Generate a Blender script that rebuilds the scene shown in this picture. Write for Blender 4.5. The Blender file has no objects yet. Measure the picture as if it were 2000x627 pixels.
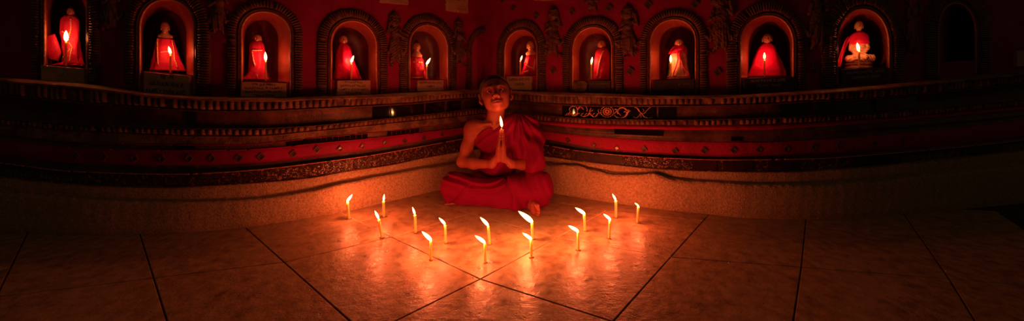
# A young novice sits with a candle in the corner of a dark shrine: curved red walls with
# lit niches meet behind him, and a ring of candles burns on the tiled floor in front.
import bpy, math, random
import numpy as np
from mathutils import Vector, Matrix, Euler
from mathutils.geometry import delaunay_2d_cdt

random.seed(7)
rng = np.random.default_rng(11)
S = bpy.context.scene
COL = S.collection
PI = math.pi

# ------------------------------------------------------------------ camera
F, CX, HY, HC = 680.0, 1000.0, 180.0, 0.55        # focal length, principal point, eye height
cam_data = bpy.data.cameras.new('camera')
cam = bpy.data.objects.new('camera', cam_data)
COL.objects.link(cam)
cam.location = (0, 0, HC)
cam.rotation_euler = (PI / 2, 0, 0)
cam_data.sensor_width = 36.0
cam_data.lens = 36.0 * F / 2000.0
cam_data.shift_y = -(313.5 - HY) / 2000.0
cam_data.clip_start = 0.02
S.camera = cam


def XZ(px, py, Y):
    """image point: the place at distance Y seen along a sight line"""
    return ((px - CX) * Y / F, HC - (py - HY) * Y / F)


def P3(px, py, Y):
    x, z = XZ(px, py, Y)
    return np.array((x, Y, z))


def on_floor(px, py):
    Y = F * HC / (py - HY)
    return ((px - CX) * Y / F, Y)


# ------------------------------------------------------------------ objects
def link(name, data, parent=None, loc=None, rot=None):
    o = bpy.data.objects.new(name, data)
    COL.objects.link(o)
    if parent is not None:
        o.parent = parent
    if loc is not None:
        o.location = loc
    if rot is not None:
        o.rotation_euler = rot
    return o


def mesh(verts, faces, smooth=True):
    me = bpy.data.meshes.new('m')
    v = np.asarray(verts, dtype=np.float32).reshape(-1, 3)
    if isinstance(faces, np.ndarray):
        nf, k = faces.shape
        me.vertices.add(len(v)); me.vertices.foreach_set('co', v.ravel())
        me.loops.add(nf * k); me.loops.foreach_set('vertex_index', faces.ravel().astype(np.int32))
        me.polygons.add(nf)
        me.polygons.foreach_set('loop_start', np.arange(0, nf * k, k, dtype=np.int32))
        me.polygons.foreach_set('loop_total', np.full(nf, k, dtype=np.int32))
        me.update(calc_edges=True)
    else:
        me.from_pydata([tuple(map(float, p)) for p in v], [], faces)
    me.validate()
    if smooth:
        me.polygons.foreach_set('use_smooth', [True] * len(me.polygons))
    me.update()
    return me


class MB:
    """collects pieces of one mesh"""
    def __init__(s):
        s.v, s.f, s.sm = [], [], []

    def add(s, verts, faces, smooth=True):
        b = len(s.v)
        s.v.extend(tuple(map(float, p)) for p in verts)
        s.f.extend(tuple(b + i for i in f) for f in faces)
        s.sm.extend([smooth] * len(faces))
        return s

    def obj(s, name, m, parent=None, matrix=None):
        me = bpy.data.meshes.new(name)
        v = s.v
        me.from_pydata(v, [], s.f)
        me.polygons.foreach_set('use_smooth', s.sm)
        me.materials.append(m)
        me.update()
        o = link(name, me, parent)
        if matrix is not None:
            o.matrix_world = matrix
        return o

    def box(s, c, size, M=None, taper=1.0):
        x, y, z = (d / 2 for d in size)
        vs = []
        for dz in (-1, 1):
            t = 1.0 if dz < 0 else taper
            for dx, dy in ((-1, -1), (1, -1), (1, 1), (-1, 1)):
                p = Vector((c[0] + dx * x * t, c[1] + dy * y * t, c[2] + dz * z))
                vs.append(M @ p if M is not None else p)
        s.add(vs, [(3, 2, 1, 0), (4, 5, 6, 7), (0, 1, 5, 4), (1, 2, 6, 5), (2, 3, 7, 6), (3, 0, 4, 7)], False)

    def tube(s, pts, r, seg=8, cap=True):
        pts = [Vector(p) for p in pts]
        rs = r if isinstance(r, (list, tuple, np.ndarray)) else [r] * len(pts)
        vs, fs = [], []
        up = None
        for i, p in enumerate(pts):
            t = (pts[min(i + 1, len(pts) - 1)] - pts[max(i - 1, 0)])
            t = t.normalized() if t.length > 1e-9 else Vector((0, 0, 1))
            if up is None:
                up = Vector((0, 0, 1)) if abs(t.z) < .9 else Vector((1, 0, 0))
            a = (up - t * up.dot(t))
            a = a.normalized() if a.length > 1e-6 else t.orthogonal().normalized()
            b = t.cross(a)
            up = a
            for k in range(seg):
                w = 2 * PI * k / seg
                vs.append(p + (a * math.cos(w) + b * math.sin(w)) * rs[i])
        n = len(pts)
        for i in range(n - 1):
            for k in range(seg):
                k2 = (k + 1) % seg
                fs.append((i * seg + k, i * seg + k2, (i + 1) * seg + k2, (i + 1) * seg + k))
        if cap:
            fs.append(tuple(reversed(range(seg))))
            fs.append(tuple((n - 1) * seg + k for k in range(seg)))
        s.add(vs, fs)


def grid_faces(nr, nc, flip=False):
    r, c = np.meshgrid(np.arange(nr - 1), np.arange(nc - 1), indexing='ij')
    a = (r * nc + c).ravel()
    q = np.stack([a, a + 1, a + nc + 1, a + nc], 1)
    return q[:, ::-1].copy() if flip else q


def mobj(name, me, m, parent=None, matrix=None):
    me.name = name
    me.materials.append(m)
    o = link(name, me, parent)
    if matrix is not None:
        o.matrix_world = matrix
    return o


def tag(o, label, cat, group=None, kind=None):
    o['label'] = label
    o['category'] = cat
    if group:
        o['group'] = group
    if kind:
        o['kind'] = kind
    return o


def empty(name, matrix=None, loc=None):
    o = bpy.data.objects.new(name, None)
    o.empty_display_size = .02
    COL.objects.link(o)
    if matrix is not None:
        o.matrix_world = matrix
    if loc is not None:
        o.location = loc
    return o


# ------------------------------------------------------------------ materials
def mat(name, col, col2=None, nscale=6.0, detail=6, lo=.35, hi=.65, rough=.7, rough2=None, bump=.3, bscale=60.0,
        bdist=.003, metal=0.0, spec=.5, space='Object', sss=0.0, sss_r=(1, .3, .1), sss_s=.02, sheen=0, voro=None, coat=0):
    m = bpy.data.materials.new(name)
    m.use_nodes = True
    nt = m.node_tree
    N, L = nt.nodes, nt.links
    bs = N['Principled BSDF']
    tc = N.new('ShaderNodeTexCoord')
    src = tc.outputs['Object']
    if space == 'World':
        src = N.new('ShaderNodeNewGeometry').outputs['Position']
    if col2 is not None:
        nz = N.new('ShaderNodeTexNoise')
        nz.inputs['Scale'].default_value = nscale
        nz.inputs['Detail'].default_value = detail
        nz.inputs['Roughness'].default_value = .6
        L.new(src, nz.inputs['Vector'])
        rp = N.new('ShaderNodeValToRGB')
        rp.color_ramp.elements[0].position = lo
        rp.color_ramp.elements[1].position = hi
        rp.color_ramp.elements[0].color = (*col, 1)
        rp.color_ramp.elements[1].color = (*col2, 1)
        L.new(nz.outputs['Fac'], rp.inputs['Fac'])
        L.new(rp.outputs['Color'], bs.inputs['Base Color'])
        if rough2 is not None:
            mr = N.new('ShaderNodeMapRange')
            mr.inputs['From Min'].default_value = lo
            mr.inputs['From Max'].default_value = hi
            mr.inputs['To Min'].default_value = rough
            mr.inputs['To Max'].default_value = rough2
            L.new(nz.outputs['Fac'], mr.inputs['Value'])
            L.new(mr.outputs['Result'], bs.inputs['Roughness'])
    else:
        bs.inputs['Base Color'].default_value = (*col, 1)
    if rough2 is None or col2 is None:
        bs.inputs['Roughness'].default_value = rough
    bs.inputs['Metallic'].default_value = metal
    bs.inputs['Specular IOR Level'].default_value = spec
    if coat:
        bs.inputs['Coat Weight'].default_value = coat
        bs.inputs['Coat Roughness'].default_value = .12
    if sss:
        bs.inputs['Subsurface Weight'].default_value = sss
        bs.inputs['Subsurface Radius'].default_value = sss_r
        bs.inputs['Subsurface Scale'].default_value = sss_s
    if sheen:
        bs.inputs['Sheen Weight'].default_value = sheen
        bs.inputs['Sheen Roughness'].default_value = .5
        bs.inputs['Sheen Tint'].default_value = (*col, 1)
    if bump:
        bp = N.new('ShaderNodeBump')
        bp.inputs['Strength'].default_value = bump
        bp.inputs['Distance'].default_value = bdist
        if voro:
            vz = N.new('ShaderNodeTexVoronoi')
            vz.inputs['Scale'].default_value = voro
            L.new(src, vz.inputs['Vector'])
            sp = N.new('ShaderNodeSeparateColor')
            L.new(vz.outputs['Color'], sp.inputs['Color'])
            # every little facet tilts its own way
            ge = N.new('ShaderNodeNewGeometry')
            sb = N.new('ShaderNodeVectorMath'); sb.operation = 'SUBTRACT'
            L.new(vz.outputs['Color'], sb.inputs[0]); sb.inputs[1].default_value = (.5, .5, .5)
            sc = N.new('ShaderNodeVectorMath'); sc.operation = 'SCALE'
            L.new(sb.outputs[0], sc.inputs[0]); sc.inputs['Scale'].default_value = bump
            ad = N.new('ShaderNodeVectorMath'); ad.operation = 'ADD'
            L.new(ge.outputs['Normal'], ad.inputs[0]); L.new(sc.outputs[0], ad.inputs[1])
            nm = N.new('ShaderNodeVectorMath'); nm.operation = 'NORMALIZE'
            L.new(ad.outputs[0], nm.inputs[0])
            L.new(nm.outputs[0], bs.inputs['Normal'])
        else:
            nb = N.new('ShaderNodeTexNoise')
            nb.inputs['Scale'].default_value = bscale
            nb.inputs['Detail'].default_value = 5
            nb.inputs['Roughness'].default_value = .65
            L.new(src, nb.inputs['Vector'])
            L.new(nb.outputs['Fac'], bp.inputs['Height'])
            L.new(bp.outputs['Normal'], bs.inputs['Normal'])
    return m


M = {}
M['plinth'] = mat('sandy_plaster', (.36, .255, .14), (.76, .55, .31), 110, lo=.3, hi=.7, rough=.85, bump=1.0, bscale=150, bdist=.009, space='World')
M['red'] = mat('red_limewash', (.40, .006, .105), (.28, .005, .07), 7, rough=.55, spec=.25, bump=.35, bscale=70, bdist=.003, space='World')
M['redworn'] = mat('worn_red_limewash', (.42, .008, .07), (.34, .03, .05), 22, lo=.5, hi=.75, spec=.25, rough=.6, bump=.8, bscale=90, bdist=.004, space='World')
M['dark'] = mat('sooty_lacquer', (.06, .028, .018), (.17, .075, .042), 14, lo=.4, hi=.66, rough=.38, bump=.8, bscale=60, bdist=.004, space='World')
M['stucco'] = mat('dark_relief_stucco', (.10, .045, .032), (.19, .085, .055), 22, rough=.45, bump=.8, bscale=110, bdist=.003, space='World')
M['plaster'] = mat('brown_plaster', (.30, .16, .09), (.11, .055, .033), 16, lo=.42, hi=.6, rough=.55, bump=.9, bscale=80, bdist=.008, space='World')
M['mosaic'] = mat('glass_mosaic', (.045, .02, .014), (.34, .17, .10), 75, lo=.54, hi=.68, rough=.25, bump=.8, voro=300, space='World')
M['glass'] = mat('black_glass', (.010, .006, .005), rough=.05, bump=.02, bscale=25, bdist=.002)
M['dullglass'] = mat('dull_dark_glaze', (.02, .007, .008), (.05, .016, .014), 40, rough=.5, bump=.3, bscale=60, spec=.25)
M['mirror'] = mat('mirror_glass', (.30, .16, .10), (.1, .05, .03), 50, rough=.12, bump=.25, bscale=80, metal=.6)
M['gilt'] = mat('tarnished_gilt', (1.0, .55, .28), (.85, .32, .17), 40, rough=.3, bump=.4, bscale=150, metal=.15, spec=.9)
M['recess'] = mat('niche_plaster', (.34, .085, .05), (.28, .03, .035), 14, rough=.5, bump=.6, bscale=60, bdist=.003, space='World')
M['nicheback'] = mat('shaded_red_niche_back', (.12, .006, .024), (.05, .006, .012), 12, rough=.5, bump=.5, bscale=60, bdist=.003, space='World')  # red back paint, darkened further to stand for shadow in the recess
M['rim'] = mat('lit_plaster_rim', (.62, .28, .16), (.40, .15, .09), 60, rough=.4, bump=.6, bscale=160, space='World')  # plaster colour brightened to stand for candlelight on the thin edges
M['bead'] = mat('lacquered_bead', (.20, .08, .05), (.10, .035, .025), 50, rough=.22, bump=.6, bscale=180, space='World')
M['marble'] = mat('pale_marble', (.60, .40, .30), (.48, .30, .21), 18, rough=.5, bump=.4, bscale=90)
M['slate'] = mat('dark_slate', (.035, .03, .028), (.06, .045, .04), 20, rough=.55, bump=.4, bscale=90)
M['ink'] = mat('black_ink', (.02, .012, .01), rough=.6, bump=0)
M['chalk'] = mat('chalk_paint', (.55, .42, .36), rough=.8, bump=0)
M['palegrout'] = mat('lit_mortar', (.80, .60, .37), (.5, .36, .2), 60, rough=.8, bump=.4, bscale=200, space='World')
M['grout'] = mat('dark_grout', (.05, .025, .018), rough=.9, bump=.6, bscale=200, space='World')
M['wax'] = mat('yellow_wax', (1.0, .84, .30), rough=.4, bump=.05, bscale=150, sss=.9, sss_r=(1, .55, .15), sss_s=.03)
M['waxburnt'] = mat('charred_wax', (.10, .035, .02), (.3, .13, .05), 200, rough=.5, bump=.3, bscale=300)
M['wick'] = mat('charred_wick', (.015, .01, .008), rough=.9, bump=0)
M['cloth'] = mat('red_statue_cloth', (.62, .008, .10), (.5, .006, .07), 30, rough=.6, bump=.5, bscale=40, bdist=.009, sheen=.2)
M['satin'] = mat('crimson_satin', (.72, .008, .11), (.6, .006, .08), 30, rough=.42, bump=.45, bscale=34, bdist=.009, spec=.35)
M['lace'] = mat('gold_lace', (1.0, .80, .42), (.5, .2, .08), 700, lo=.42, hi=.6, rough=.3, bump=.8, bscale=600, bdist=.002, spec=.9)
M['ivory'] = mat('ivory_stone', (.74, .53, .36), (.62, .40, .25), 30, rough=.42, bump=.2, bscale=120)
M['tan'] = mat('tan_stone', (.50, .27, .19), (.40, .20, .13), 40, rough=.4, bump=.2, bscale=120)
M['statuehair'] = mat('painted_black_hair', (.02, .012, .012), rough=.45, bump=.6, bscale=300)
M['skin'] = mat('brown_skin', (.36, .088, .06), (.31, .072, .05), 18, spec=.3, rough=.5, bump=.12, bscale=380, bdist=.0015, sss=.12, sss_r=(1, .3, .15), sss_s=.008)
M['lip'] = mat('lip_skin', (.33, .07, .06), rough=.4, bump=0)
M['hair'] = mat('shaved_black_hair', (.03, .014, .011), (.07, .03, .022), 300, rough=.6, bump=.8, bscale=900, bdist=.001)
M['eyewhite'] = mat('eye_white', (.75, .62, .55), rough=.12, bump=0)
M['iris'] = mat('dark_iris', (.03, .012, .008), rough=.06, bump=0)
M['robe'] = mat('maroon_robe_cotton', (.235, .0025, .055), (.20, .002, .045), 12, rough=.85, bump=.35, bscale=420, bdist=.0015, spec=.12)


def floor_material():
    m = mat('polished_stone_tile', (.22, .15, .075), (.47, .335, .175), 26, lo=.30, hi=.60, detail=13, rough=.24, rough2=.5, bump=.7, bscale=34, bdist=.004, space='World', spec=.6)
    nt = m.node_tree
    N, L = nt.nodes, nt.links
    bs = N['Principled BSDF']
    # scattered pits, chips and scuffs worn into the stone
    pos = N.new('ShaderNodeNewGeometry')
    vo = N.new('ShaderNodeTexVoronoi'); vo.inputs['Scale'].default_value = 55
    L.new(pos.outputs['Position'], vo.inputs['Vector'])
    rp = N.new('ShaderNodeMapRange')
    rp.inputs['From Min'].default_value = .05; rp.inputs['From Max'].default_value = .16
    L.new(vo.outputs['Distance'], rp.inputs['Value'])
    nz = N.new('ShaderNodeTexNoise'); nz.inputs['Scale'].default_value = 11; nz.inputs['Detail'].default_value = 3
    L.new(pos.outputs['Position'], nz.inputs['Vector'])
    gt = N.new('ShaderNodeMath'); gt.operation = 'GREATER_THAN'; gt.inputs[1].default_value = .52
    L.new(nz.outputs['Fac'], gt.inputs[0])
    mx = N.new('ShaderNodeMath'); mx.operation = 'MAXIMUM'
    iv = N.new('ShaderNodeMath'); iv.operation = 'SUBTRACT'; iv.inputs[0].default_value = 1.0
    L.new(gt.outputs[0], iv.inputs[1])
    L.new(rp.outputs['Result'], mx.inputs[0]); L.new(iv.outputs[0], mx.inputs[1])
    mc = N.new('ShaderNodeMix'); mc.data_type = 'RGBA'
    old = bs.inputs['Base Color'].links[0].from_socket
    mc.inputs[6].default_value = (.10, .05, .035, 1)
    L.new(mx.outputs[0], mc.inputs[0]); L.new(old, mc.inputs[7])
    L.new(mc.outputs[2], bs.inputs['Base Color'])
    b2 = N.new('ShaderNodeBump'); b2.inputs['Strength'].default_value = .5; b2.inputs['Distance'].default_value = .004
    L.new(mx.outputs[0], b2.inputs['Height'])
    L.new(bs.inputs['Normal'].links[0].from_socket, b2.inputs['Normal'])
    L.new(b2.outputs['Normal'], bs.inputs['Normal'])
    return m


M['floor'] = floor_material()


def flame_material():
    """a flame is a thin glowing gas: soft at its rim, hottest in its thick middle"""
    m = bpy.data.materials.new('candle_flame')
    m.use_nodes = True
    nt = m.node_tree
    N, L = nt.nodes, nt.links
    N.remove(N['Principled BSDF'])
    out = N['Material Output']
    em = N.new('ShaderNodeEmission')
    em.inputs['Color'].default_value = (1.0, .52, .13, 1)
    em.inputs['Strength'].default_value = FLAME_GLOW
    L.new(em.outputs[0], out.inputs['Volume'])
    return m


FLAME_GLOW = 2600.0
M['flame'] = flame_material()


def pchip(pts):
    """smooth curve through given points that never overshoots; straight beyond its ends"""
    pts = sorted(pts)
    x = np.array([p[0] for p in pts], float)
    y = np.array([p[1] for p in pts], float)
    h = np.diff(x); d = np.diff(y) / h
    m = np.zeros_like(y)
    m[0], m[-1] = d[0], d[-1]
    for i in range(1, len(x) - 1):
        if d[i - 1] * d[i] > 0:
            w1, w2 = 2 * h[i] + h[i - 1], h[i] + 2 * h[i - 1]
            m[i] = (w1 + w2) / (w1 / d[i - 1] + w2 / d[i])

    def f(q):
        q = np.asarray(q, float)
        i = np.clip(np.searchsorted(x, q) - 1, 0, len(x) - 2)
        t = (q - x[i]) / h[i]
        tc = np.clip(t, 0, 1)
        v = ((1 + 2 * tc) * (1 - tc) ** 2 * y[i] + tc * (1 - tc) ** 2 * h[i] * m[i]
             + tc ** 2 * (3 - 2 * tc) * y[i + 1] + tc ** 2 * (tc - 1) * h[i] * m[i + 1])
        v = v + np.where(t < 0, (q - x[0]) * m[0], 0) + np.where(t > 1, (q - x[-1]) * m[-1], 0)
        return v
    return f


# ------------------------------------------------------------------ implicit surfaces
def smin(a, b, k):
    h = np.clip(.5 + .5 * (b - a) / k, 0, 1)
    return b + (a - b) * h - k * h * (1 - h)


def smax(a, b, k):
    return -smin(-a, -b, k)


def ell(p, c, r, R=None):
    q = p - np.asarray(c, np.float32)
    if R is not None:
        q = q @ np.asarray(R, np.float32)
    r = np.asarray(r, np.float32)
    k0 = np.sqrt(((q / r) ** 2).sum(1)) + 1e-9
    k1 = np.sqrt(((q / (r * r)) ** 2).sum(1)) + 1e-9
    return k0 * (k0 - 1) / k1


def cap(p, a, b, ra, rb=None):
    rb = ra if rb is None else rb
    a = np.asarray(a, np.float32); b = np.asarray(b, np.float32)
    ab = b - a
    t = np.clip(((p - a) @ ab) / (ab @ ab), 0, 1)
    d = p - a - t[:, None] * ab
    return np.sqrt((d * d).sum(1)) - (ra + (rb - ra) * t)


def chain(p, pts, rs, k):
    d = cap(p, pts[0], pts[1], rs[0], rs[1])
    for i in range(1, len(pts) - 1):
        d = smin(d, cap(p, pts[i], pts[i + 1], rs[i], rs[i + 1]), k)
    return d


def isosurface(f, lo, hi, h, B=8, margin=1.7):
    """mesh of f = 0 (surface nets); f is sampled finely only near the surface"""
    lo = np.asarray(lo, np.float32); hi = np.asarray(hi, np.float32)
    nb = np.ceil((hi - lo) / (h * B)).astype(int) + 1
    bc = np.stack(np.meshgrid(*[np.arange(n) for n in nb], indexing='ij'), -1).reshape(-1, 3)
    cen = lo + (bc + .5) * (h * B)
    d = f(cen.astype(np.float32))
    n = nb * B
    vol = np.repeat(np.repeat(np.repeat(np.where(d < 0, -1., 1.).astype(np.float32).reshape(nb), B, 0), B, 1), B, 2)
    act = bc[np.abs(d) < h * B * .87 * margin]
    off = np.stack(np.meshgrid(*[np.arange(B)] * 3, indexing='ij'), -1).reshape(-1, 3)
    for i in range(0, len(act), 1500):
        idx = (act[i:i + 1500, None, :] * B + off[None]).reshape(-1, 3)
        v = f((lo + idx * h).astype(np.float32))
        vol[idx[:, 0], idx[:, 1], idx[:, 2]] = v
    ins = vol < 0
    cnt = np.zeros(tuple(n - 1), np.int8)
    cs = [(a, b, c) for a in (0, 1) for b in (0, 1) for c in (0, 1)]
    for a, b, c in cs:
        cnt += ins[a:n[0] - 1 + a, b:n[1] - 1 + b, c:n[2] - 1 + c]
    ci = np.argwhere((cnt > 0) & (cnt < 8))
    vid = np.full(tuple(n - 1), -1, np.int32)
    vid[ci[:, 0], ci[:, 1], ci[:, 2]] = np.arange(len(ci))
    acc = np.zeros((len(ci), 3)); num = np.zeros(len(ci))
    for a in cs:
        for ax in range(3):
            if a[ax]:
                continue
            b = list(a); b[ax] = 1
            A = ci + a; Bq = ci + b
            va = vol[A[:, 0], A[:, 1], A[:, 2]]; vb = vol[Bq[:, 0], Bq[:, 1], Bq[:, 2]]
            cr = (va < 0) != (vb < 0)
            t = np.where(cr, va / np.where(cr, va - vb, 1), 0)
            pt = np.array(a, float)[None] + np.eye(3)[ax][None] * t[:, None]
            acc[cr] += pt[cr]; num[cr] += 1
    V = lo + (ci + acc / num[:, None]) * h
    Q = []
    for ax in range(3):
        o1, o2 = [(1, 2), (2, 0), (0, 1)][ax]
        sl0 = [slice(None)] * 3; sl1 = [slice(None)] * 3
        sl0[ax] = slice(0, -1); sl1[ax] = slice(1, None)
        e = ins[tuple(sl0)] != ins[tuple(sl1)]
        p = np.argwhere(e)
        ok = (p[:, o1] > 0) & (p[:, o2] > 0) & (p[:, o1] < n[o1] - 1) & (p[:, o2] < n[o2] - 1)
        p = p[ok]
        first = ins[p[:, 0], p[:, 1], p[:, 2]]
        q = []
        for d1, d2 in ((0, 0), (1, 0), (1, 1), (0, 1)):
            c = p.copy(); c[:, o1] -= d1; c[:, o2] -= d2
            q.append(vid[c[:, 0], c[:, 1], c[:, 2]])
        q = np.stack(q, 1)
        q[~first] = q[~first][:, ::-1]
        Q.append(q)
    Q = np.concatenate(Q)
    Q = Q[(Q >= 0).all(1)]
    # the four corners run clockwise seen from outside along +axis: turn them round
    return mesh(V, Q[:, ::-1].copy() if ORIENT < 0 else Q)


ORIENT = 1


def fnoise(p, s, seed=0):
    """cheap smooth 3-D wobble, about -1..1"""
    r = np.random.default_rng(seed)
    o = np.zeros(len(p), np.float32)
    for k in range(6):
        w = r.normal(size=3) * s * (1 + k * .45)
        o += np.sin(p @ w.astype(np.float32) + r.uniform(0, 6.28)) / (1 + .5 * k)
    return o / 2.6
# ------------------------------------------------------------------ wall courses as lines in image pixels
def two_walls(pts):
    """one course line on both walls, with its break at the inner corner"""
    a, b = pchip([p for p in pts if p[0] <= 945]), pchip([p for p in pts if p[0] >= 945])
    return lambda q: np.where(np.asarray(q, float) < 945, a(q), b(q))


CU = {k: two_walls(v) for k, v in dict(
    FL=[(-300, 440), (0, 453), (200, 457), (330, 455), (460, 446), (600, 426), (673, 414), (763, 393), (860, 371), (945, 352),
        (1072, 376), (1176, 393), (1284, 408), (1380, 418), (1462, 426), (1560, 429), (1640, 427), (1800, 415), (2000, 396), (2300, 372)],
    CR=[(0, 372), (92, 380), (185, 387), (330, 392), (462, 389), (600, 372), (681, 354), (763, 338), (830, 326), (945, 310),
        (1081, 319), (1127, 322), (1150, 329), (1203, 338), (1235, 339), (1275, 337), (1311, 349), (1380, 354), (1520, 360), (1664, 355), (1800, 342), (2000, 321)],
    MB=[(0, 346), (92, 356), (200, 364), (324, 367), (416, 363), (600, 349), (681, 335), (763, 323), (830, 309), (945, 290),
        (1081, 308), (1127, 315), (1203, 323), (1284, 331), (1380, 335), (1520, 337), (1664, 329), (1800, 316), (1950, 300), (2000, 294)],
    MT=[(0, 318), (150, 335), (342, 340), (440, 336), (544, 327), (600, 320), (719, 304), (817, 287), (871, 277), (945, 264),
        (1081, 286), (1127, 294), (1203, 302), (1311, 309), (1421, 312), (1584, 310), (1680, 304), (1800, 294), (1950, 279), (2000, 273)],
    RB=[(0, 300), (150, 319), (342, 323), (480, 319), (600, 309), (719, 293), (817, 276), (871, 267), (945, 255),
        (1067, 272), (1121, 282), (1203, 295), (1311, 302), (1400, 306), (1475, 307), (1584, 304), (1680, 298), (1800, 288), (1950, 273), (2000, 267)],
    RT=[(0, 272), (150, 289), (341, 294), (463, 293), (544, 288), (600, 282), (719, 271), (817, 260), (871, 254), (945, 243),
        (1067, 257), (1121, 263), (1203, 270), (1311, 276), (1365, 277), (1475, 278), (1584, 273), (1680, 267), (1800, 257), (1950, 242), (2000, 236)],
    TS=[(0, 261), (150, 277), (341, 283), (463, 283), (544, 277), (600, 271), (719, 260), (817, 249), (871, 243), (945, 230),
        (1067, 243), (1121, 249), (1203, 252), (1365, 254), (1475, 254), (1584, 248), (1680, 242), (1800, 233), (1950, 220), (2000, 215)],
    DB=[(0, 242), (150, 254), (300, 261), (381, 264), (490, 264), (600, 256), (719, 244), (817, 234), (871, 229), (945, 221),
        (1067, 236), (1203, 243), (1365, 245), (1475, 243), (1584, 238), (1680, 233), (1800, 224), (1950, 211), (2000, 206)],
    DT=[(0, 232), (150, 244), (300, 250), (381, 252), (490, 252), (600, 247), (719, 236), (817, 226), (871, 220), (945, 211),
        (1054, 225), (1121, 231), (1203, 234), (1311, 235), (1475, 232), (1584, 228), (1680, 223), (1800, 214), (1950, 200), (2000, 195)],
    FT=[(0, 184), (150, 198), (300, 209), (422, 215), (500, 215), (600, 211), (719, 205), (817, 199), (871, 194), (945, 190),
        (1067, 201), (1203, 205), (1338, 205), (1475, 202), (1584, 196), (1680, 192), (1800, 182), (1950, 166), (2000, 160)],
    LE=[(0, 156), (37, 160), (172, 171), (300, 187), (422, 194), (544, 196), (600, 193), (719, 190), (817, 186), (871, 183), (945, 180),
        (1067, 184), (1203, 188), (1311, 191), (1400, 190), (1475, 188), (1584, 182), (1665, 177), (1800, 165), (1950, 150), (2000, 145)],
    WF=[(0, 148), (37, 151), (92, 156), (172, 162), (300, 180), (422, 187), (544, 189), (600, 187), (719, 183), (817, 178), (871, 175), (945, 172),
        (1056, 177), (1203, 181), (1311, 185), (1400, 184), (1495, 180), (1600, 172), (1690, 165), (1800, 155), (1950, 139), (2000, 134)],
).items()}
OW = .155                                   # how far the upper wall stands back from the foot of the plinth
WALL_TOP = 1.62


class Side:
    def __init__(s, px0, px1, grow):
        q = np.linspace(px0, px1, 700)
        Y = F * HC / (CU['FL'](q) - HY)
        P = np.stack([(q - CX) / F * Y, Y], 1)
        for _ in range(4):                 # ease the foot line taken from image pixels
            P[1:-1] = .25 * P[:-2] + .5 * P[1:-1] + .25 * P[2:]
        # the courses run on a little behind the inner corner
        if grow == 'end':
            t = P[-1] - P[-6]; t /= np.linalg.norm(t)
            P = np.concatenate([P, P[-1] + t * np.linspace(.004, .34, 60)[:, None]])
            t = P[0] - P[5]; t /= np.linalg.norm(t)
            P = np.concatenate([(P[0] + t * np.linspace(.02, 1.4, 70)[:, None])[::-1], P])
            s.keep = (70, len(P) - 1)
        else:
            t = P[0] - P[5]; t /= np.linalg.norm(t)
            P = np.concatenate([(P[0] + t * np.linspace(.004, .34, 60)[:, None])[::-1], P])
            t = P[-1] - P[-6]; t /= np.linalg.norm(t)
            n0 = len(P) - 1
            P = np.concatenate([P, P[-1] + t * np.linspace(.02, 1.4, 70)[:, None]])
            s.keep = (0, n0)
        T = np.gradient(P, axis=0)
        n = np.stack([-T[:, 1], T[:, 0]], 1)
        n /= np.linalg.norm(n, axis=1)[:, None]
        for _ in range(60):
            n[1:-1] = .25 * n[:-2] + .5 * n[1:-1] + .25 * n[2:]
        n /= np.linalg.norm(n, axis=1)[:, None]
        s.P, s.n = P, n
        s.cache = {}

    def at(s, o):
        o = round(float(o), 5)
        if o not in s.cache:
            Q = s.P + s.n * o
            px = CX + F * Q[:, 0] / Q[:, 1]
            px = np.maximum.accumulate(px + np.arange(len(px)) * 1e-7)
            u = np.concatenate([[0], np.cumsum(np.linalg.norm(np.diff(Q, axis=0), axis=1))])
            s.cache[o] = (Q, px, u)
        return s.cache[o]

    def level(s, o, key, dy=0.0):
        """the course line KEY as 3-D points, set back by o"""
        Q, px, u = s.at(o)
        y = CU[key](px) + dy
        z = HC - (y - HY) * Q[:, 1] / F
        a, b = s.keep
        z[:a] = z[a]; z[b:] = z[b]         # level on, beyond the stretch given in image pixels
        return np.stack([Q[:, 0], Q[:, 1], z], 1)

    def pt(s, px, py, o):
        Q, p, u = s.at(o)
        x = np.interp(px, p, Q[:, 0]); Y = np.interp(px, p, Q[:, 1])
        return np.array((x, Y, HC - (py - HY) * Y / F))

    def nrm(s, px, o):
        Q, p, u = s.at(o)
        v = np.array((np.interp(px, p, s.n[:, 0]), np.interp(px, p, s.n[:, 1])))
        return v / np.linalg.norm(v)

    def uz(s, px, py):
        Q, p, u = s.at(OW)
        Y = np.interp(px, p, Q[:, 1])
        return np.interp(px, p, u), HC - (py - HY) * Y / F

    def on(s, u, z, dn=0.0):
        """point on the upper wall, dn into the wall (negative: proud of it)"""
        Q, p, uu = s.at(OW)
        x = np.interp(u, uu, Q[:, 0]); y = np.interp(u, uu, Q[:, 1])
        nx = np.interp(u, uu, s.n[:, 0]); ny = np.interp(u, uu, s.n[:, 1])
        return np.stack([x + nx * dn, y + ny * dn, z + 0 * x], -1)

    def frame(s, px, py, o, proud=0.0, roll=0.0, face=0.0):
        """axes x along the wall, y up the wall, z out of it; face 1 turns it to the camera"""
        p = s.pt(px, py, o)
        n = s.nrm(px, o)
        out = Vector((-n[0], -n[1], 0))
        if face:
            c = Vector((-p[0], -p[1], 0)).normalized()
            out = (out * (1 - face) + c * face).normalized()
        up = Vector((0, 0, 1))
        x = up.cross(out).normalized()
        R = Matrix((x, up, out)).transposed().to_4x4() @ Matrix.Rotation(roll, 4, 'Z')
        return Matrix.Translation(Vector(p) + out * proud) @ R


LEFT = Side(-260, 945, 'end')
RIGHT = Side(945, 2260, 'start')


def side_of(px):
    return LEFT if px < 947 else RIGHT


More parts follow.
